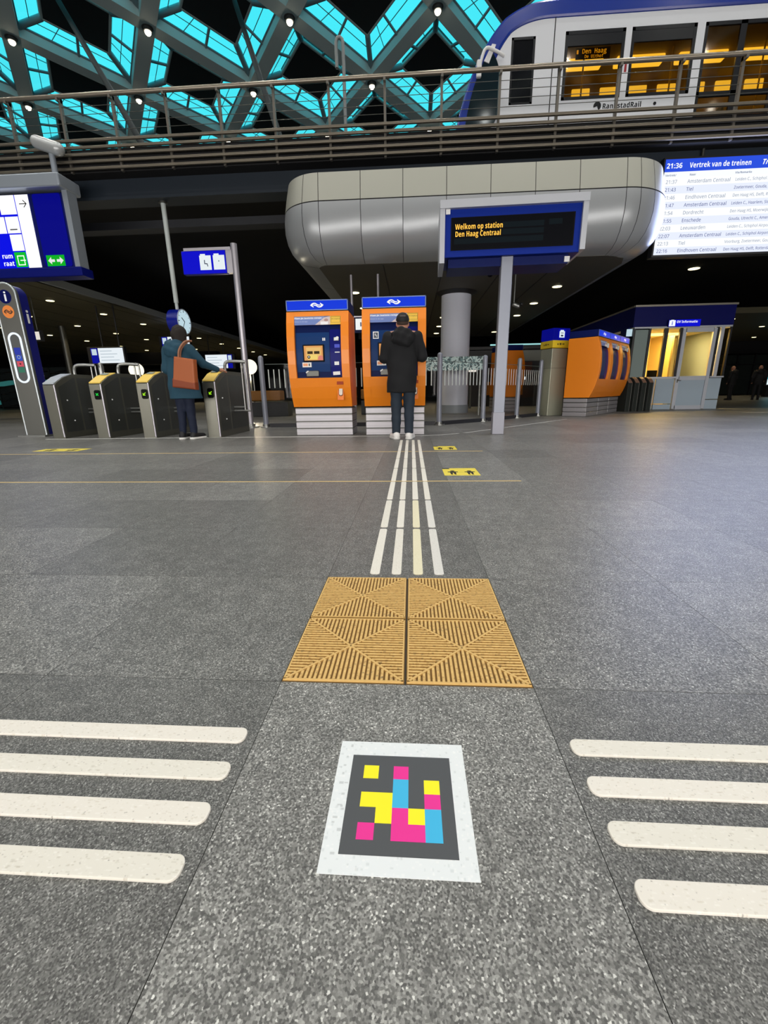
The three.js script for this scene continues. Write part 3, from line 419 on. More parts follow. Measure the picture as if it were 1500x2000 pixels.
function machine(label, pos, turn, detail, group) {
  const t = thing('ticket_machine', label, 'ticket machine', pos, turn, group), W = 0.94, h = W / 2;
  const pl = part('plinth', box(W - 0.02, 0.44, 0.56, 0, 0.22, -0.3), M.steelDark, t);
  for (let k = 0; k < 4; k++) part('plinth_band', rbox(W - 0.005, k === 3 ? 0.09 : 0.1, 0.575, 0.008, 0, 0.055 + k * 0.112, -0.295), plinthM, pl);
  part('case', box(W - 0.2, 1.38, 0.5, 0, 1.16, -0.33), M.orange, t);
  for (const s of [-1, 1]) { const prof = [[0.58, 0.46], [0.58, 1.86], ...[...MP].reverse().map(([y, r]) => [-r, y])]; part('side_cheek', ext(poly(prof), 0.11, 0.006).rotateY(PI / 2).translate(s < 0 ? -h : h - 0.11, 0, 0), M.orange, t); }
  part('lower_panel', slabFront(-h + 0.105, h - 0.105, 0.46, 0.9, 0.3), M.orange, t);
  part('brow', slabFront(-h + 0.105, h - 0.105, 1.79, 1.86, 0.25, 3), M.orange, t);
  const hd = part('header_box', rbox(W + 0.01, 0.155, 0.66, 0.01, 0, 1.945, -0.235), headerSide, t);
  part('lit_header', plane(W - 0.03, 0.125, 0, 1.945, 0.1005), headerTex, hd);
  part('header_frame', [box(W, 0.012, 0.01, 0, 2.012, 0.1), box(W, 0.012, 0.01, 0, 1.876, 0.1), box(0.012, 0.14, 0.01, -h + 0.006, 1.945, 0.1), box(0.012, 0.14, 0.01, h - 0.006, 1.945, 0.1)], std(0x6f86b8, 0.4, 0.3), hd);
  const pw = W - 0.21, tilt = -0.055, pz = y => reach(y) - 0.055;
  const panel = part('control_panel', slabFront(-pw / 2, pw / 2, 0.9, 1.665, 0.02).translate(0, 0, -0.055), dull(0x0a1b4e, 0.35), t);
  part('poster_strip', box(pw, 0.125, 0.01, 0, 1.728, 0.115, tilt * 3.5), posterTex, t);
  part('inner_panel', slabFront(-pw / 2 + 0.02, 0.17, 0.99, 1.56, 0.01).translate(0, 0, -0.05), dull(0x14386e, 0.4), panel);
  part('side_panel', slabFront(0.18, pw / 2 - 0.005, 0.93, 1.6, 0.01).translate(0, 0, -0.05), dull(0x0d1470, 0.35), panel);
  if (detail) {
    const sc = part('screen', rbox(0.33, 0.25, 0.03, 0.01, -0.075, 1.262, pz(1.26) + 0.008), M.black, panel); part('screen_image', plane(0.29, 0.21, -0.075, 1.262, pz(1.26) + 0.0245), screenTex, panel);
    part('label_sticker', box(0.14, 0.07, 0.006, -0.19, 1.095, pz(1.09) + 0.008), print(128, 64, (c, w, h) => { c.fillStyle = '#f2f0ec'; c.fillRect(0, 0, w, h); c.fillStyle = '#f0a070'; c.fillRect(10, 14, 66, 36); c.fillStyle = '#444'; c.fillRect(88, 16, 18, 32); }), panel);
    part('keypad', rbox(0.2, 0.09, 0.03, 0.01, -0.11, 0.965, pz(0.965) + 0.01), M.steelDark, panel); part('card_slot', rbox(0.05, 0.02, 0.02, 0.004, -0.19, 0.99, pz(0.99) + 0.026, 0, 0, 0.6), M.white, panel);
    part('pictogram', [box(0.018, 0.04, 0.004, 0.075, 1.46, pz(1.46) + 0.008), box(0.018, 0.04, 0.004, 0.1, 1.46, pz(1.46) + 0.008)], M.white, panel);
    part('coin_slot', [rbox(0.08, 0.055, 0.02, 0.008, 0.28, 1.46, pz(1.46) + 0.012), cyl(0.02, 0.02, 0.3, 1.475, pz(1.46) + 0.02, PI / 2)], M.steel, panel);
    part('note_slot', box(0.08, 0.05, 0.012, 0.29, 1.36, pz(1.36) + 0.008), std(0x2038c8, 0.4), panel);
    part('slot_strip', box(0.075, 0.014, 0.008, 0.29, 1.27, pz(1.27) + 0.008), M.white, panel);
    part('notice_sticker', box(0.07, 0.05, 0.006, 0.275, 1.11, pz(1.11) + 0.008), M.white, panel); part('receipt_sticker', box(0.11, 0.05, 0.006, 0.265, 0.965, pz(0.965) + 0.01, 0, 0, 0.06), M.white, panel);
    if (detail === 2) part('badge_sticker', box(0.085, 0.1, 0.004, -0.27, 1.49, pz(1.49) + 0.008), print(64, 76, (c, w, h) => { c.fillStyle = '#f4f6fa'; c.fillRect(0, 0, w, h); c.fillStyle = '#3c4656'; c.fillRect(9, 9, w - 18, h - 18); c.fillStyle = '#c8ccd4'; c.beginPath(); c.arc(26, 28, 8, 0, 7); c.fill(); c.fillRect(20, 36, 26, 8); c.fillRect(36, 46, 10, 12); }), panel);
    part('reader_surround', rbox(0.1, 0.29, 0.012, 0.008, 0.315, 0.7, reach(0.7) + 0.002, -0.3), std(0xf0843c, 0.5), t); const rd = part('card_reader', xf(ext(rrect(0.055, 0.13, 0.026), 0.02, 0.003), 0.318, 0.69, reach(0.69) + 0.004, -0.3), std(0xe9dcd2, 0.4), t); part('reader_ring', xf(ext(rrect(0.07, 0.15, 0.034), 0.014, 0.002), 0.318, 0.69, reach(0.69) + 0.004, -0.3), std(0x6a3a1c, 0.4), rd);
    part('reader_plate', box(0.1, 0.06, 0.01, 0.315, 0.825, reach(0.825) + 0.004, -0.3), std(0x9a3406, 0.5), t);
  } else part('panel_sticker', box(0.16, 0.1, 0.006, 0.26, 1.7, 0.13), M.white, t);
  return t;
}
machine('orange ticket machine with blue panel and nobody in front of it', [-1.42, 0, -7.06], 0.0, 1);
machine('orange ticket machine being used by the person in the black cap', [-0.26, 0, -6.98], 0.0, 2);
for (let k = 0; k < 3; k++) machine(['orange ticket machine showing its whole side next to the steel pillar', 'middle orange ticket machine of the slanting row of three', 'orange ticket machine of the slanting row next to the dark gates'][k], [4.62 + 0.585 * k, 0, -11.57 - 0.749 * k], 0.908, 0, 'ticket machines beside the glass booth');

/* ---------- display on a post ---------- */
{
  const t = thing('departure_display', 'blue framed display with amber welcome text on a grey post', 'display', [1.385, 0, -6.87], -0.03);
  part('post', rbox(0.165, 2.52, 0.15, 0.012, -0.025, 1.26, -0.14), M.postGrey, t); part('post_sleeve', rbox(0.18, 0.34, 0.165, 0.01, -0.025, 0.17, -0.14), std(0x9697a2, 0.45, 0.3), t);
  part('casing', box(1.86, 0.62, 0.66, 0, 2.81, -0.345), dull(0x0c2170, 0.4), t);
  part('hood', [box(1.98, 0.1, 0.8, 0, 3.14, -0.33), box(0.07, 0.72, 0.76, -0.955, 2.78, -0.33), box(0.07, 0.62, 0.76, 0.955, 2.83, -0.33)], std(0xb6bac2, 0.4, 0.3), t);
  part('front_panel', rbox(1.85, 0.6, 0.02, 0.008, 0, 2.8, -0.005), dull(0x0d2a8a, 0.35), t);
  part('lower_tray', box(1.68, 0.12, 0.5, -0.02, 2.45, -0.35), dull(0x0a1a58, 0.4), t);
  part('clip', [box(0.06, 0.06, 0.03, -0.88, 3.06, 0.01), box(0.07, 0.07, 0.05, 0.8, 2.44, -0.1)], M.white, t);
  const sc = part('screen', box(1.67, 0.405, 0.012, 0, 2.785, 0.012), M.black, t);
  part('amber_text', plane(1.64, 0.39, 0, 2.785, 0.0195), lit(1024, 244, (c, w, h) => { c.fillStyle = '#05060a'; c.fillRect(0, 0, w, h); c.fillStyle = '#0a1216'; c.fillRect(20, 158, 760, 44); c.fillRect(430, 46, 350, 42); c.fillRect(430, 100, 350, 42); c.fillRect(820, 40, 110, 42); c.fillStyle = '#ffc04a'; c.font = 'bold 58px sans-serif'; c.fillText('Welkom op station', 26, 88, 410); c.fillText('Den Haag Centraal', 26, 144, 396); }, 1.3), sc);
}
/* ---------- train departures board ---------- */
{
  const W = 5.2, H = 1.83, t = thing('departures_board', 'large white lit board of train departures with blue header', 'departure board', [5.46 + W / 2, 3.56, -11.25]);
  part('casing', box(W + 0.06, H + 0.08, 0.2, 0, H / 2, -0.12), M.dark, t);
  part('hanger', [cyl(0.03, 0.25, -1.8, H + 0.13, -0.12), cyl(0.03, 0.25, 0.6, H + 0.13, -0.12), cyl(0.03, 0.25, 2.2, H + 0.13, -0.12)], M.steelDark, t);
  const rows = [['21:37', 'Amsterdam Centraal', 'Leiden C., Schiphol Airport, Sloterdijk'], ['21:43', 'Tiel', 'Zoetermeer, Gouda, Woerden, Utrecht C.'], ['21:46', 'Eindhoven Centraal', 'Den Haag HS, Delft, Rotterdam C., Breda'], ['21:47', 'Amsterdam Centraal', 'Leiden C., Haarlem, Sloterdijk'], ['21:54', 'Dordrecht', 'Den Haag HS, Moerwijk, Delft, Rotterdam'], ['21:55', 'Enschede', 'Gouda, Utrecht C., Amersfoort C., Apeldoorn'], ['22:03', 'Leeuwarden', 'Leiden C., Schiphol Airport, Almere'], ['22:07', 'Amsterdam Centraal', 'Leiden C., Schiphol Airport, Amsterdam'], ['22:13', 'Tiel', 'Voorburg, Zoetermeer, Gouda, Woerden'], ['22:16', 'Eindhoven Centraal', 'Den Haag HS, Delft, Rotterdam C., Breda']];
  part('lit_face', plane(W, H, 0, H / 2, -0.015), lit(2048, 720, (c, w, h) => {
    c.fillStyle = '#f7fbff'; c.fillRect(0, 0, w, h); c.fillStyle = '#2c50dc'; c.fillRect(0, 0, w, 92); c.fillStyle = '#fff'; c.font = 'bold 52px sans-serif'; c.fillText('21:36', 12, 66); c.fillText('Vertrek van de treinen', 200, 66, 500); c.font = 'italic bold 52px sans-serif'; c.fillText('Train departures', 780, 66, 420);
    c.fillStyle = '#7b86a0'; c.font = 'bold 22px sans-serif'; c.fillText('Vertrek/', 12, 124); c.fillText('Naar', 210, 124); c.fillText('Via/Remarks', 580, 124);
    const rh = (h - 136) / 10; rows.forEach((r, i) => { const y = 136 + i * rh; c.fillStyle = i % 2 ? '#e6ecfb' : '#fafdff'; c.fillRect(0, y, w, rh); c.fillStyle = i % 2 ? '#4a5488' : '#8b93a8'; c.font = '38px sans-serif'; c.fillText(r[0], 22, y + 42); c.fillText(r[1], 200, y + 42); c.font = '30px sans-serif'; c.fillText(r[2], 590, y + 40); c.fillText(String(2 + (i * 3) % 9), 1560, y + 40); });
  }, 1.05), t);
  rectLight(0xc2ceff, 8, W, H, [0, H / 2, 0.02], [5.46 + W / 2, 3.56 + H / 2, 0], t);
}
/* ---------- hanging way-finding sign ---------- */
{
  const t = thing('hanging_sign', 'large hanging way-finding sign with white and blue lit panels and green exit marks', 'sign', [-10.07, 3.426, -10.6]); t.scale.setScalar(1.325);
  const fr = std(0x9aa3ae, 0.4, 0.35);
  part('top_bar', rbox(3.74, 0.2, 0.5, 0.03, -0.02, 1.36, -0.1), fr, t);
  part('side_post', [box(0.09, 1.3, 0.22, 1.79, 0.62, -0.12)], fr, t); part('side_post', box(0.09, 1.3, 0.22, -1.79, 0.62, -0.12), fr, t);
  part('casing', rbox(3.5, 1.24, 0.22, 0.03, 0, 0.62, -0.12), dull(0x0a1560, 0.45), t); part('foot', rbox(3.72, 0.15, 0.3, 0.02, 0, 0.04, -0.14), dull(0x0a1570, 0.45), t);
  part('direction_panel', plane(1.7, 1.1, -0.0 + 0.0 + 0.29 - 0.0, 0.67, -0.003), lit(1024, 664, (c, w, h) => {
    c.fillStyle = '#0a10d8'; c.fillRect(0, 0, w, h); c.fillStyle = '#fff'; c.fillRect(880, 0, 144, h); c.fillRect(700, 0, 172, 170); c.fillRect(600, 190, 120, 150); c.fillRect(730, 190, 142, 150); c.fillRect(740, 352, 132, 150);
    c.strokeStyle = '#222'; c.lineWidth = 8; c.beginPath(); c.moveTo(915, 80); c.lineTo(990, 80); c.moveTo(960, 48); c.lineTo(992, 80); c.lineTo(960, 112); c.stroke(); c.fillStyle = '#555'; c.fillRect(760, 300, 80, 12);
    c.fillStyle = '#0fb42a'; c.fillRect(745, 515, 128, 140); c.strokeStyle = '#fff'; c.lineWidth = 9; c.strokeRect(775, 550, 70, 84); c.beginPath(); c.moveTo(800, 592); c.lineTo(860, 592); c.stroke();
    c.fillStyle = '#fff'; c.font = 'bold 62px sans-serif'; c.textAlign = 'right'; c.fillText('rum', 728, 570); c.fillText('raat', 728, 640);
  }, 1.15), t);
  part('blue_panel', xf(new THREE.ShapeGeometry(rrect(0.5, 1.1, 0.04)), 1.46, 0.67, -0.003), glow(0x0508a8, 0.55), t);
  part('exit_panel', plane(0.33, 0.17, 1.42, 0.215, 0.003), lit(256, 132, (c, w, h) => { c.fillStyle = '#12c428'; c.fillRect(0, 0, w, h); c.fillStyle = '#fff'; for (const s of [1, -1]) { c.save(); c.translate(w / 2, h / 2); c.scale(s, 1); c.beginPath(); c.moveTo(-110, 0); c.lineTo(-60, -46); c.lineTo(-60, -16); c.lineTo(-14, -16); c.lineTo(-14, 16); c.lineTo(-60, 16); c.lineTo(-60, 46); c.fill(); c.restore(); } }, 0.8), t);
  part('suspension_tube', cyl(0.045, 0.5, 1.62, 1.68, -0.12), fr, t); part('suspension_tube', cyl(0.045, 0.5, -1.4, 1.68, -0.12), fr, t);
  for (const x of [1.62, -1.4]) part('deck_bracket', [xf(new THREE.CapsuleGeometry(0.1, 0.34, 6, 14), x - 0.03, 1.93, -0.1, 0, 0, 1.25), bar(V(x, 1.93, -0.1), V(x, 1.93, -0.24), 0.05)], std(0xb9bdbf, 0.35, 0.4), t);
  rectLight(0xdfe4ff, 1.2, 2.4, 1.0, [0.4, 0.67, 0.02], [-9.5, 4.2, 0], t);
}
/* ---------- small sign on a pole ---------- */
{
  const t = thing('pole_sign', 'small blue pictogram sign on a tall pole behind the entry gates', 'sign', [-3.34, 0, -8.92]);
  part('pole', cyl(0.06, 3.4, 0, 1.7, 0), M.brushed, t); part('base_flange', [cyl(0.17, 0.03, 0, 0.015, 0), cyl(0.09, 0.06, 0, 0.05, 0)], M.steel, t);
  part('bracket', [box(0.9, 0.05, 0.14, -0.5, 3.31, 0), box(0.12, 0.4, 0.1, -0.1, 3.1, 0)], M.brushed, t);
  part('sign_box', rbox(0.86, 0.4, 0.12, 0.015, -0.58, 3.09, 0), std(0x0a14a0, 0.4), t);
  part('lit_face', plane(0.84, 0.38, -0.58, 3.09, 0.0615), lit(512, 232, (c, w, h) => { c.fillStyle = '#0a0cd2'; c.fillRect(0, 0, w, h); c.fillStyle = '#f2fbff'; for (const x of [205, 365]) { c.fillRect(x, 46, 135, 150); c.fillRect(x + 12, 30, 60, 20); } c.strokeStyle = '#25304a'; c.lineWidth = 9; c.beginPath(); c.moveTo(262, 92); c.lineTo(262, 130); c.lineTo(290, 132); c.lineTo(296, 160); c.stroke(); c.fillStyle = '#8aa'; c.fillRect(424, 100, 14, 14); }, 0.9), t);
}
/* ---------- clock on a hanging pole ---------- */
{
  const t = thing('station_clock', 'round blue drum clock with lit face hanging from a long white pole', 'clock', [-5.98, 2.49, -11.6], 1.5);
  part('drum', cyl(0.3, 0.3, 0, 0, 0, PI / 2, 0, 0, 40), std(0x0b1c8c, 0.25), t);
  const face = part('clock_face', xf(new THREE.CircleGeometry(0.275, 40), 0, 0, 0.153), glow(0xd6f4ff, 0.75), t);
  part('rim', xf(new THREE.TorusGeometry(0.288, 0.014, 8, 40), 0, 0, 0.15), std(0xb6c6d8, 0.4), t);
  part('hour_hand', box(0.02, 0.15, 0.006, -0.055, 0.04, 0.16, 0, 0, 0.95), M.black, face); part('minute_hand', box(0.014, 0.22, 0.006, -0.06, -0.09, 0.163, 0, 0, 2.55 + PI), M.black, face);
  for (let k = 0; k < 12; k++) part('hour_mark', box(k % 3 ? 0.012 : 0.02, k % 3 ? 0.03 : 0.05, 0.004, 0.24 * Math.sin(k * PI / 6), 0.24 * Math.cos(k * PI / 6), 0.157, 0, 0, -k * PI / 6), M.black, face);
  part('hanger_pole', [cyl(0.055, 2.2, 0, 1.55, 0), cyl(0.04, 0.4, 0, 0.45, 0)], std(0xc3cccb, 0.45), t); part('ceiling_rose', cyl(0.1, 0.04, 0, 2.66, 0), M.steelDark, t);
}
/* ---------- information pillar ---------- */
{
  const t = thing('information_pillar', 'tall rounded grey information pillar with blue flank and glowing oval', 'pillar', [-6.72, 0, -7.4], 0.03);
  const sh = new THREE.Shape(); sh.moveTo(-0.18, 0); sh.lineTo(0.18, 0); sh.lineTo(0.18, 2.3); sh.absarc(0, 2.3, 0.18, 0, PI); sh.closePath();
  part('front_plate', ext(sh, 0.06, 0.006).translate(0, 0.02, -0.06), std(0x6b6c68, 0.35, 0.5), t);
  const rim = []; for (let i = 0; i <= 20; i++) rim.push(V(0.18 * Math.cos(i * PI / 20), 2.32 + 0.18 * Math.sin(i * PI / 20), 0)); part('edge_trim', tube([V(0.18, 0.02, 0), V(0.18, 1.2, 0), ...rim, V(-0.18, 1.2, 0), V(-0.18, 0.02, 0)], 0.014, 120, 8, 0.1), std(0xc9d2d6, 0.35, 0.5), t);
  part('blue_body', ext(sh, 0.17, 0.006).scale(0.96, 0.995, 1).translate(0, 0.02, -0.24), std(0x0a1270, 0.35), t);
  part('foot_plate', box(0.5, 0.03, 0.5, 0, 0.015, -0.12), M.steel, t);
  part('info_disc', cyl(0.105, 0.012, 0, 2.29, 0.006, PI / 2), glow(0x0a1a7c, 0.35), t); const ii = part('info_letter', text3('i', 0.14).translate(-0.02, 2.22, 0.014), glow(0xffffff, 0.8), t);
  part('side_letter', xf(text3('i', 0.2), 0.176, 1.9, -0.12, 0, PI / 2, 0), M.white, t);
  part('orange_disc', xf(new THREE.CircleGeometry(0.1, 32), 0, 2.06, 0.009), print(128, 128, (c, w, h) => { c.fillStyle = '#f08c3c'; c.fillRect(0, 0, w, h); logo(c, w / 2, h / 2, 40, '#4a2a14'); }), t);
  const rg = rrect(0.23, 0.82, 0.114), hole = rrect(0.17, 0.76, 0.084); rg.holes.push(hole); part('glowing_ring', xf(ext(rg, 0.012), 0, 1.33, 0.003), glow(0xeaf4ff, 1.15), t);
  part('touch_panel', fitUv(xf(new THREE.ShapeGeometry(rrect(0.16, 0.74, 0.08)), 0, 1.33, 0.009)), print(96, 440, (c, w, h) => { c.fillStyle = '#55585a'; c.fillRect(0, 0, w, h); c.fillStyle = '#1030b8'; c.fillRect(14, 120, 68, 70); c.fillStyle = '#1d4ad0'; c.fillRect(14, 195, 68, 50); c.strokeStyle = '#bcd'; c.lineWidth = 5; c.beginPath(); c.arc(48, 210, 15, 0, 7); c.stroke(); c.fillStyle = '#e0526a'; c.fillRect(14, 250, 68, 52); c.fillStyle = '#400'; c.beginPath(); c.arc(48, 276, 9, 0, 7); c.fill(); c.fillStyle = '#2a7a62'; c.fillRect(14, 308, 68, 52); }), t);
}
/* ---------- entry gates ---------- */
{
  const prof = poly([[0, 0], [0, 0.86], [0.03, 0.9], [0.2, 0.99], [0.42, 1.05], [1.25, 1.05], [1.28, 1.02], [1.28, 0]]);
  const body = ext(prof, 0.2, 0.008).rotateY(PI / 2).translate(-0.1, 0, 0);   // front at z=0, goes back to -1.28
  const sidePan = ext(poly([[0.06, 0.1], [0.06, 0.83], [0.42, 0.99], [0.46, 0.99], [0.46, 0.1]]), 0.006).rotateY(PI / 2), sidePan2 = ext(poly([[0.5, 0.1], [0.5, 0.99], [1.22, 0.99], [1.22, 0.1]]), 0.006).rotateY(PI / 2);
  const topPlate = ext(poly([[0.0, 0.9], [0.03, 0.912], [0.2, 1.0], [0.42, 1.06], [0.42, 1.045], [0.2, 0.985], [0.0, 0.88]]), 0.19).rotateY(PI / 2).translate(-0.095, 0, 0);
  const edge = tube([V(0.098, 0.02, 0.004), V(0.098, 0.5, 0.004), V(0.098, 0.87, 0.004)], 0.014, 8, 6);
  const rail = merge([tube([V(0.06, 1.0, -0.55), V(0.06, 1.14, -0.56), V(0.08, 1.2, -0.6), V(0.2, 1.21, -0.62), V(0.38, 1.2, -0.66)], 0.026, 30, 8), bar(V(0.38, 1.2, -0.66), V(0.38, 0.4, -0.66), 0.014), bar(V(0.3, 1.2, -0.66), V(0.3, 0.4, -0.66), 0.014), bar(V(0.1, 0.4, -0.66), V(0.4, 0.4, -0.66), 0.018), bar(V(0.1, 0.46, -0.66), V(0.3, 0.46, -0.66), 0.016)]);
  const pane = box(0.25, 0.72, 0.012, 0.24, 0.8, -0.68);
  const mark = kind => lit(96, 160, (c, w, h) => { c.fillStyle = '#030503'; c.fillRect(0, 0, w, h); c.strokeStyle = kind === 'x' ? '#20e048' : '#a8f020'; c.lineWidth = 16; c.beginPath(); if (kind === 'x') { c.moveTo(24, 50); c.lineTo(70, 96); c.moveTo(70, 50); c.lineTo(24, 96); } else { c.moveTo(72, 50); c.lineTo(28, 98); c.moveTo(26, 60); c.lineTo(26, 100); c.lineTo(66, 100); } c.stroke(); }, 0.9);
  const yel = print(128, 256, (c, w, h) => { c.fillStyle = '#f2cf5e'; c.fillRect(0, 0, w, h); }), greyTop = std(0xb4bcc4, 0.4), mx = mark('x'), ma = mark('a'), cab = std(0x6f6f66, 0.36, 0.7), panM = std(0x5d6160, 0.34, 0.75);
  const gate = (x, z, top, m, label, rot = 0) => {
    const t = thing('entry_gate', label, 'ticket gate', [x, 0, z], rot, 'row of entry gates');
    part('cabinet', body, cab, t); part('side_panel', sidePan.clone().translate(0.103, 0, 0), panM, t); part('side_panel', sidePan2.clone().translate(0.103, 0, 0), panM, t); part('edge_strip', edge, M.brushed, t);
    part('top_plate', topPlate, top, t); if (top === yel) part('reader_window', rbox(0.11, 0.006, 0.1, 0.003, -0.01, 1.037, -0.3, 0.27), std(0x9fb0b4, 0.25), t);
    if (m) { const d = part('sign_window', xf(ext(rrect(0.1, 0.15, 0.03), 0.006), 0.02, 0.7, 0.008), M.black, t); part('green_sign', plane(0.085, 0.13, 0.02, 0.7, 0.0155), m, d); }
    const r = part('flap_frame', rail, M.steel, t); part('flap_pane', pane, M.glass, r); for (const [y, z2] of [[0.62, -0.2], [0.28, -0.28]]) part('screw', xf(new THREE.SphereGeometry(0.012, 8, 6), 0.112, y, z2), M.white, t);
    return t;
  };
  gate(-5.94, -6.97, greyTop, null, 'steel entry gate with grey top beside the information pillar'); gate(-5.13, -6.95, yel, mx, 'steel entry gate with yellow top showing a green cross'); gate(-4.3, -6.9, yel, ma, 'steel entry gate with yellow top and green arrow, no one at it'); gate(-3.19, -6.86, yel, ma, 'steel entry gate the person in the teal coat is touching');
  { const p = thing('gate_post', 'slim steel post with rounded top behind the grey-topped entry gate', 'post', [-5.62, 0, -7.85]); part('shaft', cyl(0.045, 1.22, 0, 0.61, 0), M.steel, p); part('cap', xf(new THREE.SphereGeometry(0.045, 14, 8, 0, PI * 2, 0, PI / 2), 0, 1.22, 0), M.steel, p); part('foot', cyl(0.08, 0.02, 0, 0.01, 0), M.steelDark, p); }
  // far gates beside the booth
  const dkCab = std(0x3f4442, 0.4, 0.6), trimR = std(0x8a6a58, 0.5);
  for (let k = 0; k < 4; k++) { const t = thing('exit_gate', 'dark narrow gate cabinet in the tight row before the glass booth', 'ticket gate', [6.4 + 0.21 * k, 0, -13.5 - 0.02 * k], 0.4, 'dark gates before the glass booth'); part('cabinet', body.clone().scale(0.75, 0.93, 0.4), dkCab, t); part('top_plate', topPlate.clone().scale(0.75, 0.93, 0.4), trimR, t); part('edge_strip', edge.clone().scale(0.75, 0.93, 0.4), M.steelDark, t); }
}
/* ---------- glass fence ---------- */
{
  const pts = [[-3.02, -8.93], [-1.25, -8.98], [0.567, -9.05], [1.6, -9.95], [2.6, -11.05], [3.35, -11.9]];
  const postM = M.postGrey, stripe = std(0xdfe6e2, 0.5), base = std(0x24262c, 0.5);
  pts.forEach(([x, z], i) => {
    const p = thing('fence_post', i === 0 ? 'round steel fence post beside the pole with the pictogram sign' : i === 1 ? 'round steel fence post between the two big ticket machines' : ['round steel fence post just beside the ticket machine in use', 'round steel fence post between the round column and the display post', 'round steel fence post just past the display post', 'round steel fence post against the steel pillar'][i - 2], 'post', [x, 0, z], 0, i > 1 ? 'posts of the slanting glass fence' : undefined);
    part('shaft', cyl(0.052, 1.36, 0, 0.68, 0), postM, p); part('cap', xf(new THREE.SphereGeometry(0.052, 16, 8, 0, PI * 2, 0, PI / 2), 0, 1.36, 0), postM, p); part('base_flange', [cyl(0.12, 0.02, 0, 0.01, 0), cyl(0.07, 0.05, 0, 0.04, 0, 0, 0, 0, 20)], M.steel, p);
    if (i === pts.length - 1) return;
    const [x1, z1] = pts[i + 1], L = Math.hypot(x1 - x, z1 - z) - 0.16, t = thing('glass_panel', ['fence glass with white stripes between the pictogram pole and the free ticket machine', 'fence glass with white stripes behind the ticket machine in use', 'striped fence glass before the round grey column', 'striped fence glass beside the grey display post', 'striped fence glass before the steel pillar'][i], 'glass panel', [(x + x1) / 2, 0, (z + z1) / 2], Math.atan2(-(z1 - z), x1 - x));
    part('pane', box(L, 1.08, 0.012, 0, 0.7, 0), M.glass, t); part('top_edge', box(L, 0.012, 0.016, 0, 1.245, 0), std(0x4a5855, 0.4), t); part('base_channel', box(L, 0.075, 0.09, 0, 0.0375, 0), base, t);
    const n = Math.floor(L / 0.108); for (let k = 0; k < n; k++) part('white_stripe', box(0.02, 0.36, 0.003, -L / 2 + 0.06 + k * 0.108, 0.965, 0.009), stripe, t);
  });
}
/* ---------- steel pillar with lit head ---------- */
{
  const t = thing('pay_pillar', 'square steel pillar with yellow band and blue lit head', 'pillar', [3.72, 0, -12.15], 0.35);
  part('shaft', rbox(0.46, 1.68, 0.46, 0.012, 0, 0.84, 0), std(0xb5b7a4, 0.4, 0.5), t); part('seam', box(0.462, 0.006, 0.462, 0, 1.2, 0), M.dark, t);
  part('yellow_band', rbox(0.5, 0.18, 0.5, 0.012, 0, 1.78, 0), print(256, 96, (c, w, h) => { c.fillStyle = '#f4d22a'; c.fillRect(0, 0, w, h); c.fillStyle = '#6a5a1c'; c.fillRect(70, 40, 20, 20); c.fillRect(104, 34, 30, 26); c.fillRect(146, 40, 34, 14); }), t);
  const hd = part('blue_head', rbox(0.5, 0.28, 0.5, 0.02, 0, 2.02, 0), glow(0x0a10a8, 0.5), t); for (const r of [0, PI / 2]) part('pictogram', xf(new THREE.PlaneGeometry(0.22, 0.22), 0, 0, 0.256).rotateY(r).translate(0, 2.02, 0), lit(96, 96, (c, w, h) => { c.fillStyle = '#0a10a8'; c.fillRect(0, 0, w, h); c.fillStyle = '#e8f4ff'; c.fillRect(14, 20, 68, 66); c.fillRect(24, 8, 44, 18); c.fillStyle = '#334'; c.fillRect(34, 58, 30, 16); c.fillRect(30, 36, 36, 6); }, 0.9), hd);
}

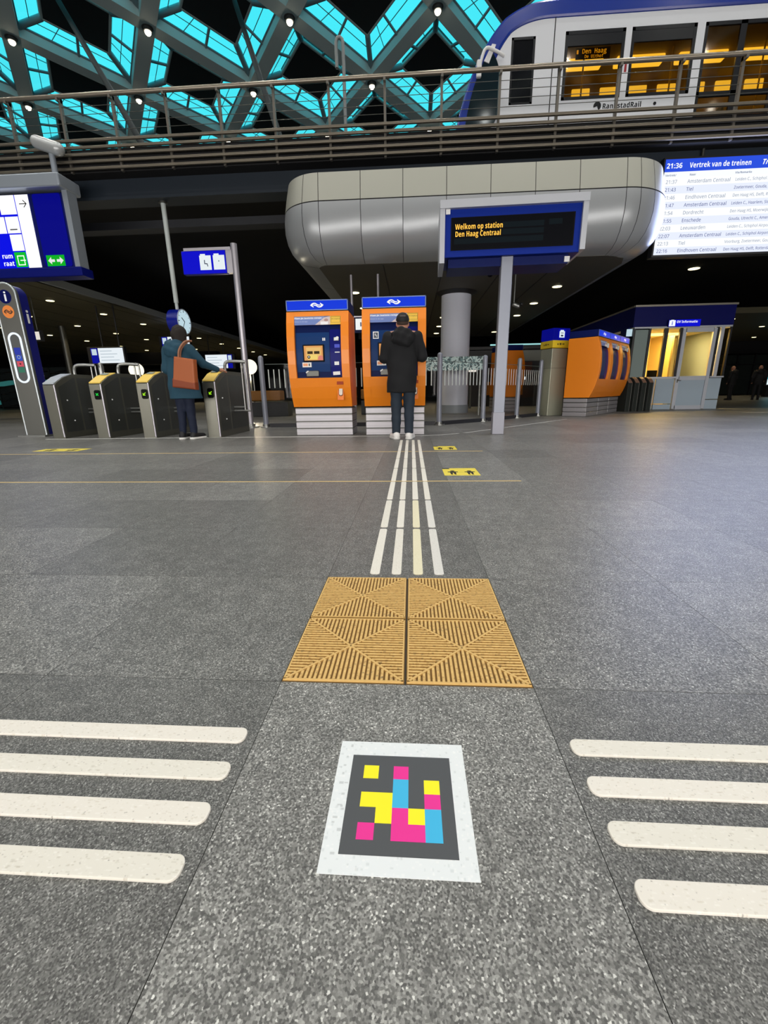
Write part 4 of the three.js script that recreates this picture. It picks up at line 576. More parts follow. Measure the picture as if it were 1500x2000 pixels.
/* ---------- information booth ---------- */
{
  const t = thing('information_booth', 'glass and grey information booth with navy header and yellow lit room', 'booth', [6.66, 0, -14.3]);
  const W = 2.8, Dp = 5.6, gp = std(0x9fb0bf, 0.45), fr = std(0xb7bcc6, 0.4, 0.25), nav = dull(0x0a1058, 0.4), dkf = std(0x0b0d12, 0.4), warm = std(0xfdefc4, 0.7);
  part('header', box(W + 0.06, 0.56, Dp, W / 2, 2.7, -Dp / 2 + 0.02), nav, t);
  part('roof_trim', [box(W + 0.1, 0.05, 0.06, W / 2, 3.0, 0.03), box(0.06, 0.05, Dp, -0.03, 3.0, -Dp / 2)], std(0x9a968a, 0.35, 0.6), t); part('header_sill', box(W, 0.045, 0.07, W / 2, 2.4, 0.02), fr, t);
  part('roof', box(W, 0.08, Dp, W / 2, 2.39, -Dp / 2), warm, t);
  part('back_wall', box(W, 2.4, 0.08, W / 2, 1.2, -2.6), warm, t);
  part('inner_partition', box(0.06, 2.35, 1.4, 1.86, 1.2, -1.9), std(0xb09a62, 0.6), t);
  part('inner_doorway', [box(0.3, 1.9, 0.03, 2.25, 0.97, -2.54)], std(0x2a2416, 0.6), t); part('inner_lining', box(0.04, 1.4, 2.4, 0.1, 1.68, -1.5), warm, t); part('booth_floor', box(W, 0.04, Dp, W / 2, 0.02, -Dp / 2), std(0x6a665c, 0.7), t);
  part('side_wall', [box(0.06, 0.95, Dp, 0.03, 0.475, -Dp / 2)], gp, t); part('side_wall', box(0.06, 2.4, Dp, W - 0.03, 1.2, -Dp / 2 - 0.7), gp, t);
  for (let k = 0; k < 4; k++) { part('side_pane', box(0.02, 1.42, 1.3, 0.02, 1.67, -0.75 - 1.38 * k), std(0x39403a, 0.15, 0.1), t); part('side_mullion', box(0.06, 1.42, 0.08, 0.02, 1.67, -0.06 - 1.38 * k), dkf, t); }
  // front: base panels, panes, mullions
  for (const [x0, x1, n] of [[0.0, 0.32, 0], [0.34, 0.84, 0], [0.86, 1.4, 0], [2.4, 2.78, 1]]) { part('base_panel', box(x1 - x0 - 0.015, n ? 0.62 : 0.74, 0.05, (x0 + x1) / 2, n ? 0.62 : 0.56, 0), gp, t); part('base_panel', box(x1 - x0 - 0.015, n ? 0.27 : 0.15, 0.05, (x0 + x1) / 2, n ? 0.15 : 0.09, 0), gp, t); }
  part('window_sill', [box(1.42, 0.05, 0.12, 0.7, 0.965, 0.02), box(0.4, 0.04, 0.1, 2.6, 0.965, 0.02)], fr, t);
  const cl = phys(0xfff6dc, 0.03, { transmission: 1, thickness: 0, ior: 1.45, specularIntensity: 0.15 });
  part('blind_pane', box(0.4, 1.4, 0.02, 0.25, 1.68, -0.01), std(0x7d8f8c, 0.4), t); for (const [x0, x1] of [[0.5, 0.9], [1.0, 1.36]]) part('window_pane', box(x1 - x0, 1.4, 0.012, (x0 + x1) / 2, 1.68, 0), cl, t); part('window_pane', box(0.2, 1.4, 0.012, 2.7, 1.68, 0), cl, t);
  for (const [x, w] of [[0.02, 0.06], [0.475, 0.06], [0.95, 0.11], [1.38, 0.07], [2.42, 0.07], [2.56, 0.09], [2.79, 0.05]]) part('mullion', box(w, 1.42, 0.07, x, 1.68, 0), x === 2.56 ? fr : dkf, t);
  const d = part('door_leaf', [box(0.1, 2.33, 0.06, 1.47, 1.19, 0.02), box(0.1, 2.33, 0.06, 2.34, 1.19, 0.02), box(0.8, 0.12, 0.06, 1.9, 2.31, 0.02), box(0.8, 0.12, 0.06, 1.9, 0.94, 0.02), box(0.8, 0.12, 0.06, 1.9, 0.07, 0.02)], fr, t);
  part('door_panel', rbox(0.78, 0.78, 0.03, 0.01, 1.9, 0.5, 0.02), gp, d); part('door_pane', box(0.78, 1.28, 0.012, 1.9, 1.62, 0.02), cl, d); part('door_handle', [rbox(0.03, 0.1, 0.02, 0.008, 1.47, 0.86, 0.06), bar(V(1.47, 0.87, 0.07), V(1.57, 0.87, 0.07), 0.01)], M.steelDark, d);
  const sg = part('lit_sign', rbox(0.92, 0.2, 0.06, 0.01, 1.39, 2.5, 0.07), nav, t); part('sign_face', plane(0.9, 0.185, 1.39, 2.5, 0.1015), lit(512, 104, (c, w, h) => { c.fillStyle = '#0a10d0'; c.fillRect(0, 0, w, h); c.fillStyle = '#f4fbff'; c.fillRect(6, 8, 100, 90); c.fillRect(30, 0, 50, 16); c.fillStyle = '#0a10d0'; c.fillRect(50, 34, 12, 46); c.fillRect(50, 18, 12, 10); c.fillStyle = '#fff'; c.font = 'bold 50px sans-serif'; c.fillText('OV Informatie', 124, 50, 340); }, 1.0), sg);
  const s2 = part('side_sign', rbox(0.06, 0.3, 0.5, 0.01, -0.1, 2.28, -0.3), nav, t); part('sign_face', box(0.16, 0.2, 0.02, -0.1, 2.28, -0.03), glow(0xcfeaf4, 0.8), s2);
  const s3 = part('long_sign', box(0.05, 0.26, 1.6, -0.16, 2.33, -2.4), glow(0x0a10b0, 0.5), t); part('sign_bar', [box(0.02, 0.06, 1.1, -0.2, 2.37, -2.3), box(0.02, 0.14, 0.14, -0.2, 2.3, -1.72)], glow(0xe8f6ff, 0.8), s3);
  part('desk', [box(1.4, 0.05, 0.7, 0.72, 0.94, -0.5)], fr, t); part('desk_screen', [rbox(0.3, 0.2, 0.04, 0.01, 0.92, 1.1, -0.4), box(0.04, 0.12, 0.04, 0.92, 1.0, -0.42)], M.black, t); part('cupboard', box(0.5, 1.7, 0.4, 0.6, 0.9, -2.3), std(0xd9b35c, 0.6), t); part('wall_shelf', box(0.9, 0.04, 0.3, 1.2, 1.75, -2.45), std(0x7a5f2a, 0.6), t);
  part('ceiling_light', box(1.6, 0.03, 0.5, 1.3, 2.335, -1.2), glow(0xffe2a0, 2.5), t); rectLight(0xffe4a8, 44, 1.6, 0.5, [1.3, 2.31, -1.2], [6.66 + 1.3, 0, -15.5], t);
}
/* ---------- things beyond the fence and the gates ---------- */
{
  // hanging screens beyond the gates
  const scr = (x, y, z, w, h, label, flip) => { const t = thing('platform_screen', label, 'screen', [x, y, z]); part('casing', rbox(w + 0.5, h + 0.1, 0.15, 0.02, flip ? 0.2 : -0.2, 0, 0), M.dark, t); part('white_face', plane(w, h, 0, 0, 0.08), lit(256, 128, (c, W2, H2) => { c.fillStyle = '#eef6fb'; c.fillRect(0, 0, W2, H2); c.fillStyle = '#b9c6cf'; for (let k = 0; k < 4; k++) c.fillRect(20, 22 + k * 26, 120 + ((k * 53) % 90), 6); }, 0.95), t); const b = part('blue_face', plane(0.28, h, (flip ? 1 : -1) * (w / 2 + 0.16), 0, 0.08), glow(0x1018c0, 0.6), t); part('pictogram', plane(0.2, h * 0.4, (flip ? 1 : -1) * (w / 2 + 0.16), h * 0.24, 0.084), glow(0xd8ecf8, 0.8), b); part('hanger', [cyl(0.025, 3.98 - y, -w / 3, (3.98 - y) / 2, 0), cyl(0.025, 3.98 - y, w / 3, (3.98 - y) / 2, 0)], M.dark, t); };
  scr(-11.6, 2.2, -17.0, 1.0, 0.55, 'lit white platform screen hanging behind the green-cross gate'); scr(-11.45, 3.1, -22, 1.1, 0.7, 'grey platform screen higher up beyond the entry gates'); scr(-11.4, 2.55, -26.0, 1.3, 0.75, 'lit white platform screen seen behind the shoulder of the person in the teal coat', true);
  { const t = thing('pictogram_sign', 'small row of white pictograms hanging beside the information pillar', 'sign', [-13.3, 2.75, -15.3]); part('casing', box(0.9, 0.36, 0.1, 0, 0, 0), M.dark, t); for (const x of [-0.27, 0, 0.27]) part('pictogram', plane(0.23, 0.26, x, 0, 0.052), glow(0xf6efe4, 0.85), t); part('hanger', cyl(0.02, 1.25, 0.3, 0.62, 0), M.steelDark, t); }
  { const t = thing('gantry_sign', 'white pictogram sign on a slim frame seen between the two big ticket machines', 'sign', [-1.6, 0, -11.6]); part('frame_post', cyl(0.035, 3.45, 0.12, 1.72, 0), M.brushed, t); part('frame_post', cyl(0.035, 3.45, 0.78, 1.72, 0), M.brushed, t); part('cross_bar', box(0.9, 0.03, 0.05, 0.42, 2.5, 0), M.brushed, t); part('casing', box(0.62, 0.36, 0.08, 0.45, 2.3, 0), M.navy, t); part('white_face', plane(0.5, 0.26, 0.45, 2.32, 0.042), lit(128, 80, (c, w, h) => { c.fillStyle = '#f6faf8'; c.fillRect(0, 0, w, h); c.fillStyle = '#556'; c.fillRect(30, 26, 8, 30); c.fillRect(60, 26, 8, 22); c.fillRect(84, 50, 8, 8); }, 0.95), t); }
  { const t = thing('far_pictogram', 'small square white lit sign beside the round grey column', 'sign', [2.3, 0, -17.5]); part('stand', cyl(0.04, 1.55, 0, 0.77, -0.04), M.steelDark, t); part('casing', rbox(0.42, 0.42, 0.08, 0.03, 0, 1.55, 0), M.grey, t); part('white_face', plane(0.36, 0.36, 0, 1.55, 0.042), glow(0xfff6e8, 0.9), t); }
  // orange machine beyond the glass with steel plinth, kiosk block
  machine('orange ticket machine seen from its side through the striped fence glass', [3.3, 0, -14.9], PI * 0.55, 0);
  { const t = thing('shop_kiosk', 'dark kiosk with pale fascia beyond the slanting glass fence', 'kiosk', [3.9, 0, -19.5]); part('block', box(4.2, 2.3, 3, 0, 1.15, -1.5), M.dark, t); part('fascia', box(2.3, 0.42, 0.1, 0.9, 2.05, 0.06), std(0x8b8f88, 0.6), t); part('light_strip', box(2.6, 0.05, 0.08, 0.7, 2.5, 0.1), glow(0xaef0f0, 0.8), t); part('roof', box(4.4, 0.12, 3.2, 0, 2.38, -1.5), M.dark, t); part('counter', box(1.7, 0.5, 0.2, 0.3, 1.55, 0.1), std(0x5c2f1c, 0.6), t); part('lit_shelf', box(0.75, 0.12, 0.06, 0.55, 1.15, 0.12), glow(0xf4fbff, 0.9), t); part('orange_front', box(1.5, 0.55, 0.1, 0.1, 0.75, 0.08), std(0xa8661a, 0.6), t); }
  { const t = thing('foliage_screen', 'low translucent panel printed with pale leaf pattern beyond the fence', 'panel', [0.9, 0, -12.6]); part('panel', box(2.3, 0.36, 0.03, 0, 1.4, 0), print(512, 96, (c, w, h) => { c.fillStyle = '#41585c'; c.fillRect(0, 0, w, h); seed = 12; for (let i = 0; i < 420; i++) { c.save(); c.translate(rnd() * w, rnd() * h); c.rotate(rnd() * 6); c.fillStyle = rnd() < 0.7 ? '#cfe6e4' : '#6f9396'; c.beginPath(); c.ellipse(0, 0, 9 + rnd() * 6, 3 + rnd() * 2, 0, 0, 7); c.fill(); c.restore(); } }), t); part('stand', [box(0.04, 1.25, 0.04, -1, 0.62, 0), box(0.04, 1.25, 0.04, 1, 0.62, 0)], M.steelDark, t); }
  const bench = (x, z, label) => { const t = thing('bench', label, 'bench', [x, 0, z]); part('seat', rbox(1.3, 0.3, 0.5, 0.04, 0, 0.62, 0), std(0x8a5a18, 0.6), t); part('base', box(1.5, 0.42, 0.5, 0.1, 0.22, -0.05), M.dark, t); part('pole', cyl(0.02, 0.5, -0.2, 1.0, 0), M.steel, t); };
  bench(-4.6, -13.4, 'brown upholstered bench beyond the glass beside the pictogram pole'); bench(-0.9, -13.8, 'brown bench seen in the gap between the two big ticket machines');
  { const t = thing('shop_counter', 'pale lit counter front beyond the glass, left of the free ticket machine', 'counter', [-4.0, 0, -15.5]); part('front', box(0.9, 0.9, 0.4, 0.6, 0.7, 0), std(0xb9b58a, 0.6), t); part('foot', box(1, 0.3, 0.4, 0.6, 0.15, 0), M.dark, t); part('lit_edge', box(0.8, 0.1, 0.02, 0.6, 0.42, 0.22), glow(0xf6f2b0, 0.6), t); }
  // lamps over the counters beyond the gates
  for (const [x, y, z, l] of [[-9.6, 1.55, -15.2, 'white glowing globe lamp behind the entry gate with the green arrow'], [-5.4, 1.55, -14.8, 'white glowing globe lamp behind the pictogram pole']]) { const t = thing('globe_lamp', l, 'lamp', [x, 0, z]); part('globe', xf(new THREE.SphereGeometry(0.24, 20, 14), 0, y, 0), glow(0xfff6dc, 1.3), t); part('stand', cyl(0.03, y - 0.2, 0, (y - 0.2) / 2, 0), M.steelDark, t); part('foot', cyl(0.16, 0.03, 0, 0.015, 0), M.steelDark, t); point(0xfff0d0, 4, t, [0, y - 0.35, 0.1]); }
  // dome and tube cameras under the bulkhead
  { const t = thing('ceiling_camera', 'small camera on a thin drop pole beneath the bulkhead', 'camera', [2.45, 3.5, -11.4]); part('drop_pole', cyl(0.014, 0.85, 0, -0.42, 0), M.steel, t); part('camera_body', xf(new THREE.CapsuleGeometry(0.05, 0.1, 6, 12), 0.05, -0.88, 0.02, 0, 0, 1.2), M.steel, t); part('lens', xf(new THREE.SphereGeometry(0.04, 12, 8), 0.17, -0.86, 0.04), M.dark, t); }
  { const t = thing('dome_camera', 'black dome camera on the soffit next to the round column', 'camera', [1.95, 3.49, -12]); part('mount', cyl(0.08, 0.03, 0, -0.015, 0), M.dark, t); part('dome', xf(new THREE.SphereGeometry(0.075, 14, 8, 0, PI * 2, PI / 2, PI / 2), 0, -0.03, 0), M.black, t); }
  // glass front at the far end of the platforms: the dusk sky shows through
  const w = structGroup('window_1'); const fm = std(0x1c2628, 0.6); seed = 77;
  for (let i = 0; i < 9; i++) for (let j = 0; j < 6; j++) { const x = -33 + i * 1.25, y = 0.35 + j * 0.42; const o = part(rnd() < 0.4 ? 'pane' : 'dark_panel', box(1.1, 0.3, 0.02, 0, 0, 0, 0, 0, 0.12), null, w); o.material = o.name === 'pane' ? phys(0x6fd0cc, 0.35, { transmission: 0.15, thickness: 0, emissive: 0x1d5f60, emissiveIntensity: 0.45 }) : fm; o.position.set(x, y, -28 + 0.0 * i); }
  for (let i = 0; i < 10; i++) part('mullion', box(0.08, 2.9, 0.1, -33.6 + i * 1.25, 1.45, -28), fm, w); for (let j = 0; j < 7; j++) part('transom', box(11.4, 0.06, 0.08, -28, 0.14 + j * 0.42, -28.02), fm, w);
  struct('platform_beam', box(22, 0.7, 0.5, -22.9, 2.9, -27.4), M.black);
  // glazed shop front at the far right, with its entrance
  const f = structGroup('window_2'); for (let i = 0; i < 14; i++) { part('pane', box(1.24, 3, 0.03, 13.2 + i * 1.32, 1.55, -37.6), std(0x26302f, 0.2), f); part('mullion', box(0.09, 3.1, 0.12, 12.55 + i * 1.32, 1.55, -37.55), M.dark, f); } part('transom', box(19, 0.1, 0.1, 22, 2.35, -37.5), M.dark, f); part('lit_strip', [box(0.08, 0.9, 0.04, 19.8, 1.0, -37.4, 0, 0, -0.05), box(0.1, 0.5, 0.04, 22.6, 1.9, -37.4)], glow(0xf4fbf4, 0.8), f);
  { const t = thing('poster_light', 'bright cyan lit poster panel at the far right end of the hall', 'poster', [23.4, 0, -30]); part('panel', plane(1.6, 2.3, 0, 1.9, 0.06), lit(128, 184, (c, w2, h2) => { c.fillStyle = '#35c0dc'; c.fillRect(0, 0, w2, h2); c.fillStyle = '#2a9fbe'; c.fillRect(20, 70, 90, 40); c.fillStyle = '#e8fbff'; c.fillRect(0, h2 - 26, w2, 26); }, 0.9), t); part('casing', box(1.8, 2.5, 0.1, 0, 1.9, 0), M.dark, t); part('foot', box(1.6, 0.65, 0.3, 0, 0.33, -0.02), M.dark, t); }
  // floor marks far right
  for (const [x, z, r] of [[9.2, -12.2, 0], [7, -12.4, 0], [11.2, -11.6, 1.0], [12.4, -15, 0.2]]) { const o = single('floor_mark', box(0.9, 0.002, 0.06, 0, 0.001, 0), std(0xb5b2a6, 0.6), 'faint pale stripe on the floor in front of the glass booth', 'floor line', 'pale stripes before the glass booth', [x, 0, z]); o.rotation.y = r; }
}

/* ---------- people ---------- */
function wr(x, y, z, a = 0.006) { return a * (Math.sin(x * 19 + y * 31) * Math.sin(y * 23 - z * 17) + 0.6 * Math.sin(x * 41 - y * 27 + z * 35)); }
const skin = std(0xc08a70, 0.55), skinDark = std(0xb07e66, 0.55);
function headSdf(x, y, z, c) { // head looking along -z
  let d = ell(x, y, z, [c[0], c[1] + 0.01, c[2]], [0.076, 0.105, 0.095]); d = smin(d, ell(x, y, z, [c[0], c[1] - 0.06, c[2] - 0.035], [0.056, 0.065, 0.062]), 0.04); d = smin(d, ell(x, y, z, [c[0], c[1] - 0.015, c[2] - 0.1], [0.013, 0.026, 0.022]), 0.02);
  for (const s of [-1, 1]) { d = smin(d, ell(x, y, z, [c[0] + s * 0.08, c[1] - 0.012, c[2] + 0.005], [0.012, 0.032, 0.02]), 0.012); d = Math.max(d, -ell(x, y, z, [c[0] + s * 0.032, c[1] + 0.01, c[2] - 0.1], [0.018, 0.011, 0.014])); }
  d = Math.max(d, -ell(x, y, z, [c[0], c[1] - 0.065, c[2] - 0.1], [0.024, 0.004, 0.012])); return d;
}
function handSdf(x, y, z, w, dir, side) { // palm at w, fingers along dir
  const L = Math.hypot(...dir), d = dir.map(v => v / L), up = [0, 1, 0]; const sx = [d[1] * up[2] - d[2] * up[1], d[2] * up[0] - d[0] * up[2], d[0] * up[1] - d[1] * up[0]];
  const P = (a, b, c) => [w[0] + d[0] * a + sx[0] * b, w[1] + d[1] * a + c, w[2] + d[2] * a + sx[2] * b];
  let q = cap(x, y, z, P(0, 0, 0), P(0.075, 0, -0.005), 0.03, 0.03); q = Math.max(q, Math.abs(y - w[1]) - 0.022);
  for (const [b, l] of [[-0.03, 0.062], [-0.01, 0.074], [0.01, 0.07], [0.029, 0.055]]) { q = smin(q, cap(x, y, z, P(0.07, b, -0.004), P(0.07 + l * 0.6, b * 1.15, -0.012), 0.0095, 0.009), 0.006); q = smin(q, cap(x, y, z, P(0.07 + l * 0.6, b * 1.15, -0.012), P(0.07 + l, b * 1.2, -0.032), 0.009, 0.0078), 0.004); }
  q = smin(q, cap(x, y, z, P(0.02, side * 0.025, -0.005), P(0.055, side * 0.055, -0.015), 0.012, 0.011), 0.01); q = smin(q, cap(x, y, z, P(0.055, side * 0.055, -0.015), P(0.085, side * 0.058, -0.022), 0.011, 0.009), 0.004); return q;
}
function person(label, pos, turn, o) {
  const t = thing('person', label, 'person', pos, turn), k = o.h / 1.75, hd = o.head;
  const sh = 1.42 * k, hip = 0.9 * k, S = o.sh, arms = o.arms;
  const bodyF = (x, y, z) => {
    let d = ell(x, y, z, [0, 1.2 * k, 0], [S * 0.86, 0.27 * k, 0.105]); d = smin(d, ell(x, y, z, [0, 0.95 * k, 0.005], [0.155, 0.14, 0.11]), 0.1); d = smin(d, cap(x, y, z, [-S + 0.05, sh, 0], [S - 0.05, sh, 0], 0.055, 0.055), 0.07);
    d = smin(d, cap(x, y, z, [0, sh, 0], [hd[0], hd[1] - 0.06, hd[2] + 0.01], 0.058, 0.052), 0.04); d = smin(d, headSdf(x, y, z, hd), 0.025);
    for (const L of o.legs) { d = smin(d, cap(x, y, z, [L.hip, hip, 0], L.knee, 0.085, 0.055), 0.05); d = smin(d, cap(x, y, z, L.knee, L.ankle, 0.054, 0.036), 0.02); d = smin(d, cap(x, y, z, [L.ankle[0], 0.05, L.ankle[2] + 0.02], [L.ankle[0] + L.toe * 0.1, 0.04, L.ankle[2] - 0.14], 0.036, 0.028), 0.03); }
    for (const A of arms) { d = smin(d, cap(x, y, z, A.s, A.e, 0.048, 0.038), 0.04); d = smin(d, cap(x, y, z, A.e, A.w, 0.038, 0.026), 0.015); }
    return d;
  };
  const g = [sdfMesh(bodyF, [-0.45, 0, -0.55], [0.6, hd[1] + 0.16, 0.28], 0.0125)];
  for (const A of arms) { const dir = A.dir; g.push(sdfMesh((x, y, z) => Math.min(handSdf(x, y, z, A.w, dir, A.th), cap(x, y, z, A.e, A.w, 0.038, 0.026)), [A.w[0] - 0.17, A.w[1] - 0.09, A.w[2] - 0.19], [A.w[0] + 0.17, A.w[1] + 0.09, A.w[2] + 0.05], 0.0045)); }
  part('body', g, o.skin, t);
  for (const s of [-1, 1]) part('eye', xf(new THREE.SphereGeometry(0.011, 10, 8), hd[0] + s * 0.032, hd[1] + 0.01, hd[2] - 0.082), M.dark, t);
  // trousers
  part('trousers', sdfMesh((x, y, z) => { let d = ell(x, y, z, [0, 0.95 * k, 0.005], [0.17, 0.16, 0.125]); for (const L of o.legs) { d = smin(d, cap(x, y, z, [L.hip, hip, 0], L.knee, 0.1, o.slim[0]), 0.05); d = smin(d, cap(x, y, z, L.knee, L.ankle, o.slim[0], o.slim[1]), 0.02); } return Math.max(d + wr(x, y, z, 0.004), 0.085 - y); }, [-0.32, 0.06, -0.2], [0.32, 1.12, 0.25], 0.0125), o.trM, t);
  // coat: trunk with flared skirt, sleeves, hood
  part('coat', sdfMesh((x, y, z) => {
    const u = Math.max(0, Math.min(1, (sh + 0.02 - y) / (sh - o.hem))), w = o.coat[0] + (o.coat[1] - o.coat[0]) * u, dp = 0.13 + 0.035 * u;
    let d = (Math.hypot((x - o.lean * u) / w, (z - 0.005) / dp) - 1) * dp * 0.92; d = Math.max(d, y - sh - 0.03 + Math.abs(x) * 0.25, o.hem - y);
    for (const q of [-1, 1]) d = smin(d, cap(x, y, z, [0, sh + 0.005, 0], [q * (S - 0.03), sh - 0.045, 0], 0.08, 0.07), 0.06);
    for (const A of arms) { d = smin(d, cap(x, y, z, A.s, A.e, 0.078, 0.066), 0.035); const c = [A.e[0] + (A.w[0] - A.e[0]) * 0.93, A.e[1] + (A.w[1] - A.e[1]) * 0.93, A.e[2] + (A.w[2] - A.e[2]) * 0.93]; d = smin(d, cap(x, y, z, A.e, c, 0.064, 0.048), 0.02); }
    return Math.max(d + wr(x * 0.6, y * 0.5, z * 0.6, 0.006), o.hem - y);
  }, [-0.45, o.hem - 0.03, -0.55], [0.6, sh + 0.12, 0.3], 0.0125), o.coatM, t);
  part('hood', sdfMesh((x, y, z) => { let d = ell(x, y, z, [0, sh - 0.03, 0.115], [0.165, 0.13, 0.09]); d = smin(d, Math.hypot(Math.hypot(x, (z + 0.0) * 1.05) - 0.105, (y - sh - 0.015) * 0.8) - 0.042, 0.05); d = Math.max(d, -ell(x, y, z, [0, sh + 0.075, 0.06], [0.075, 0.07, 0.07])); return d + wr(x * 1.3, y * 1.2, z, 0.008); }, [-0.26, sh - 0.22, -0.2], [0.26, sh + 0.14, 0.26], 0.011), o.coatM, t);
  o.legs.forEach(L => { const sh2 = part('shoe', sdfMesh((x, y, z) => { const a = L.ankle, tx = a[0] + L.toe * 0.15; let d = cap(x, y, z, [a[0] - L.toe * 0.01, 0.055, a[2] + 0.035], [tx, 0.042, a[2] - 0.16], 0.046, 0.043); d = smin(d, cap(x, y, z, [a[0], 0.1, a[2] + 0.01], [a[0], 0.07, a[2] + 0.01], 0.042, 0.046), 0.03); return Math.max(d, 0.022 - y); }, [L.ankle[0] - 0.22, 0, L.ankle[2] - 0.24], [L.ankle[0] + 0.22, 0.18, L.ankle[2] + 0.12], 0.009), o.shoeM, t);
    part('sole', sdfMesh((x, y, z) => { const a = L.ankle, tx = a[0] + L.toe * 0.15; const d = cap(x, 0.04, z, [a[0] - L.toe * 0.01, 0.04, a[2] + 0.037], [tx, 0.04, a[2] - 0.165], 0.052, 0.048); return Math.max(d, y - 0.034, 0.001 - y); }, [L.ankle[0] - 0.24, -0.012, L.ankle[2] - 0.26], [L.ankle[0] + 0.24, 0.055, L.ankle[2] + 0.14], 0.009), o.soleM, sh2); });
  return t;
}
{
  const t = person('person in black cap, long black hooded coat and white trainers using a ticket machine', [-0.12, 0, -6.38], 0.05, { h: 1.75, head: [0.0, 1.585, -0.055], sh: 0.215, skin, slim: [0.075, 0.062], hem: 0.66, coat: [0.2, 0.215], lean: -0.02,
    legs: [{ hip: -0.09, knee: [-0.1, 0.5, 0.0], ankle: [-0.1, 0.09, 0.02], toe: -0.35 }, { hip: 0.09, knee: [0.09, 0.5, 0.0], ankle: [0.085, 0.09, 0.02], toe: 0.35 }],
    arms: [{ s: [-0.2, 1.4, 0], e: [-0.275, 1.13, -0.02], w: [-0.13, 1.1, -0.25], dir: [0.1, 0.05, -1], th: 1 }, { s: [0.2, 1.4, 0], e: [0.275, 1.14, 0.0], w: [0.12, 1.12, -0.24], dir: [-0.1, 0.05, -1], th: -1 }],
    trM: std(0x1d2a38, 0.8), coatM: std(0x06080e, 0.85), shoeM: std(0xe6e4e2, 0.55), soleM: std(0xd6d6d4, 0.6) });
  part('hair', sdfMesh((x, y, z) => { let d = ell(x, y, z, [0, 1.59, -0.048], [0.083, 0.108, 0.098]); return Math.max(d, 1.575 - y + (z + 0.05) * -0.3); }, [-0.12, 1.5, -0.18], [0.12, 1.75, 0.1], 0.008), std(0x3a2a20, 0.8), t);
  const cp = part('cap', sdfMesh((x, y, z) => { let d = ell(x, y, z, [0, 1.625, -0.05], [0.092, 0.1, 0.108]); d = Math.max(d, 1.615 - y - (z + 0.05) * 0.25); const b = Math.max(ell(x, y, z, [0, 1.612, -0.16], [0.075, 0.016, 0.09]), z + 0.1); return Math.min(d, b); }, [-0.13, 1.55, -0.28], [0.13, 1.76, 0.1], 0.0075), std(0x121214, 0.7), t);
  part('cap_opening', box(0.075, 0.022, 0.008, 0, 1.665, 0.049, -0.35), std(0x4a4442, 0.7), cp);
}
{
  const t = person('person in teal coat and dark hair holding a card to the entry gate', [-3.5, 0, -6.66], -0.12, { h: 1.68, head: [0.03, 1.535, -0.05], sh: 0.195, skin: skinDark, slim: [0.068, 0.05], hem: 0.62, coat: [0.19, 0.265], lean: 0.03,
    legs: [{ hip: -0.08, knee: [-0.08, 0.47, 0.0], ankle: [-0.09, 0.09, 0.03], toe: -0.1 }, { hip: 0.08, knee: [0.07, 0.47, 0.0], ankle: [0.075, 0.09, -0.01], toe: 0.3 }],
    arms: [{ s: [-0.18, 1.34, 0], e: [-0.245, 1.06, 0.0], w: [-0.21, 0.9, -0.2], dir: [0.0, -0.3, -1], th: 1 }, { s: [0.18, 1.33, 0], e: [0.3, 1.13, -0.12], w: [0.43, 1.05, -0.3], dir: [0.7, -0.05, -0.9], th: -1 }],
    trM: std(0x0e1a33, 0.8), coatM: std(0x1a4458, 0.8), shoeM: std(0x15151a, 0.6), soleM: std(0xe8e8e6, 0.6) });
  part('hair', sdfMesh((x, y, z) => { let d = ell(x, y, z, [0.03, 1.56, -0.025], [0.1, 0.122, 0.115]); d = smin(d, cap(x, y, z, [0.03, 1.52, 0.03], [0.05, 1.4, 0.06], 0.075, 0.05), 0.05); d = smin(d, cap(x, y, z, [0.09, 1.5, 0.0], [0.12, 1.36, 0.02], 0.045, 0.03), 0.04); d = Math.max(d, -ell(x, y, z, [0.03, 1.5, -0.15], [0.075, 0.11, 0.075])); return d + wr(x * 3, y * 0.6, z * 3, 0.004); }, [-0.14, 1.28, -0.2], [0.24, 1.72, 0.18], 0.009), std(0x1a120d, 0.8), t);
}
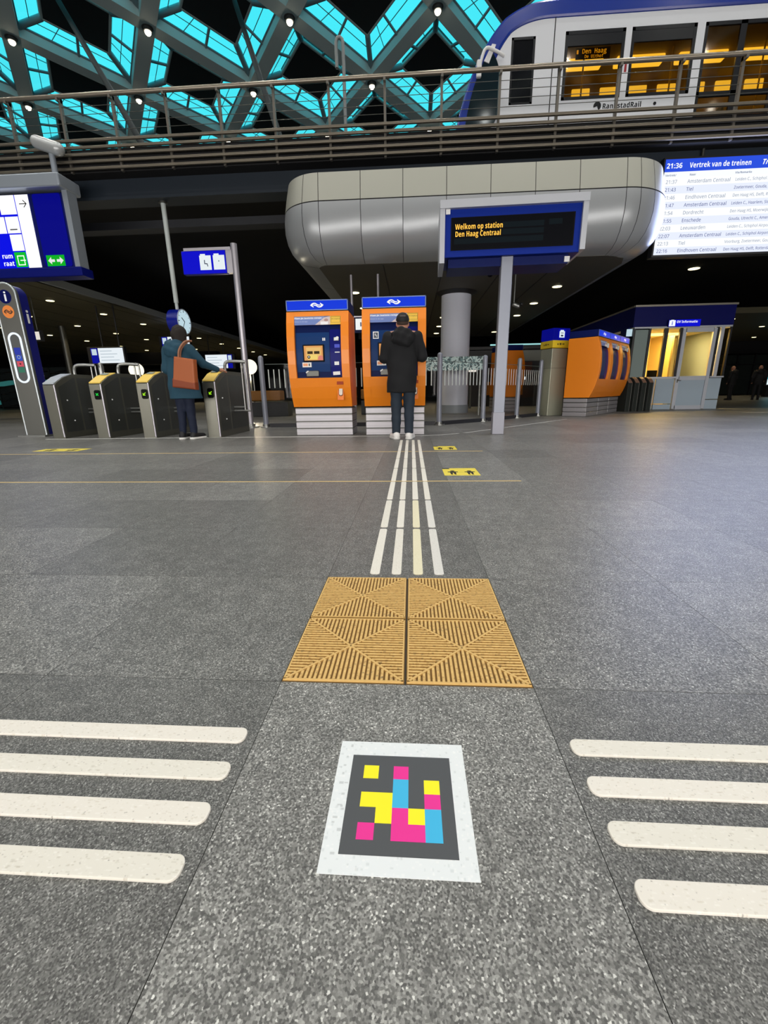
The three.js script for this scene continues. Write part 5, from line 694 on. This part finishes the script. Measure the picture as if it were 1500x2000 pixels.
{
  const t = thing('tote_bag', 'brown leather tote bag on the shoulder of the person in the teal coat', 'bag', [-3.355, 0.76, -6.46], -0.12);
  t.rotation.z = -0.1; const lea = std(0xa85a30, 0.55);
  const s = new THREE.Shape(); s.moveTo(-0.19, 0.03); s.bezierCurveTo(-0.19, 0, 0.17, 0, 0.18, 0.03); s.lineTo(0.165, 0.43); s.lineTo(-0.15, 0.45); s.closePath();
  part('bag_body', ext(s, 0.06, 0.022).translate(0, 0, -0.03), lea, t); part('base_panel', ext(poly([[-0.195, 0.01], [0.185, 0.005], [0.18, 0.11], [-0.19, 0.14]]), 0.068, 0.022).translate(0, 0, -0.034), std(0x863c1c, 0.55), t);
  for (const z of [0.02, -0.02]) part('strap', tube([V(-0.09, 0.42, z), V(-0.07, 0.55, z), V(-0.02, 0.66, z * 1.2 - 0.06), V(0.0, 0.69, z - 0.16), V(0.01, 0.62, z - 0.3), V(0.03, 0.45, z - 0.1)].slice(0, 4), 0.014, 30, 8), std(0x9a6a50, 0.6), t);
}
// two people far off by the shop front
{
  const cm = std(0x0b0c10, 0.8);
  for (const [x, z, a, l] of [[16.4, -24, 0.4, 'distant figure in dark coat by the shop front, nearer the glass booth'], [17.4, -23.6, -0.5, 'distant figure in dark clothes with a bag by the shop front, nearer the cyan poster']])
    person(l, [x, 0, z], a, { h: 1.72, head: [0, 1.56, -0.04], sh: 0.2, skin: skinDark, slim: [0.07, 0.055], hem: 0.75, coat: [0.2, 0.2], lean: 0, legs: [{ hip: -0.08, knee: [-0.1, 0.48, 0], ankle: [-0.11, 0.09, 0.05], toe: 0 }, { hip: 0.08, knee: [0.1, 0.48, -0.04], ankle: [0.11, 0.09, 0], toe: 0 }], arms: [{ s: [-0.19, 1.36, 0], e: [-0.26, 1.1, 0.02], w: [-0.24, 0.88, -0.06], dir: [0, -1, -0.3], th: 1 }, { s: [0.19, 1.36, 0], e: [0.26, 1.1, 0.02], w: [0.22, 0.95, -0.16], dir: [0, -0.6, -1], th: -1 }], trM: cm, coatM: cm, shoeM: cm, soleM: cm });
}

scene.traverse(o => { if (o.isMesh) { o.castShadow = true; o.receiveShadow = true; } });
renderer.render(scene, camera);
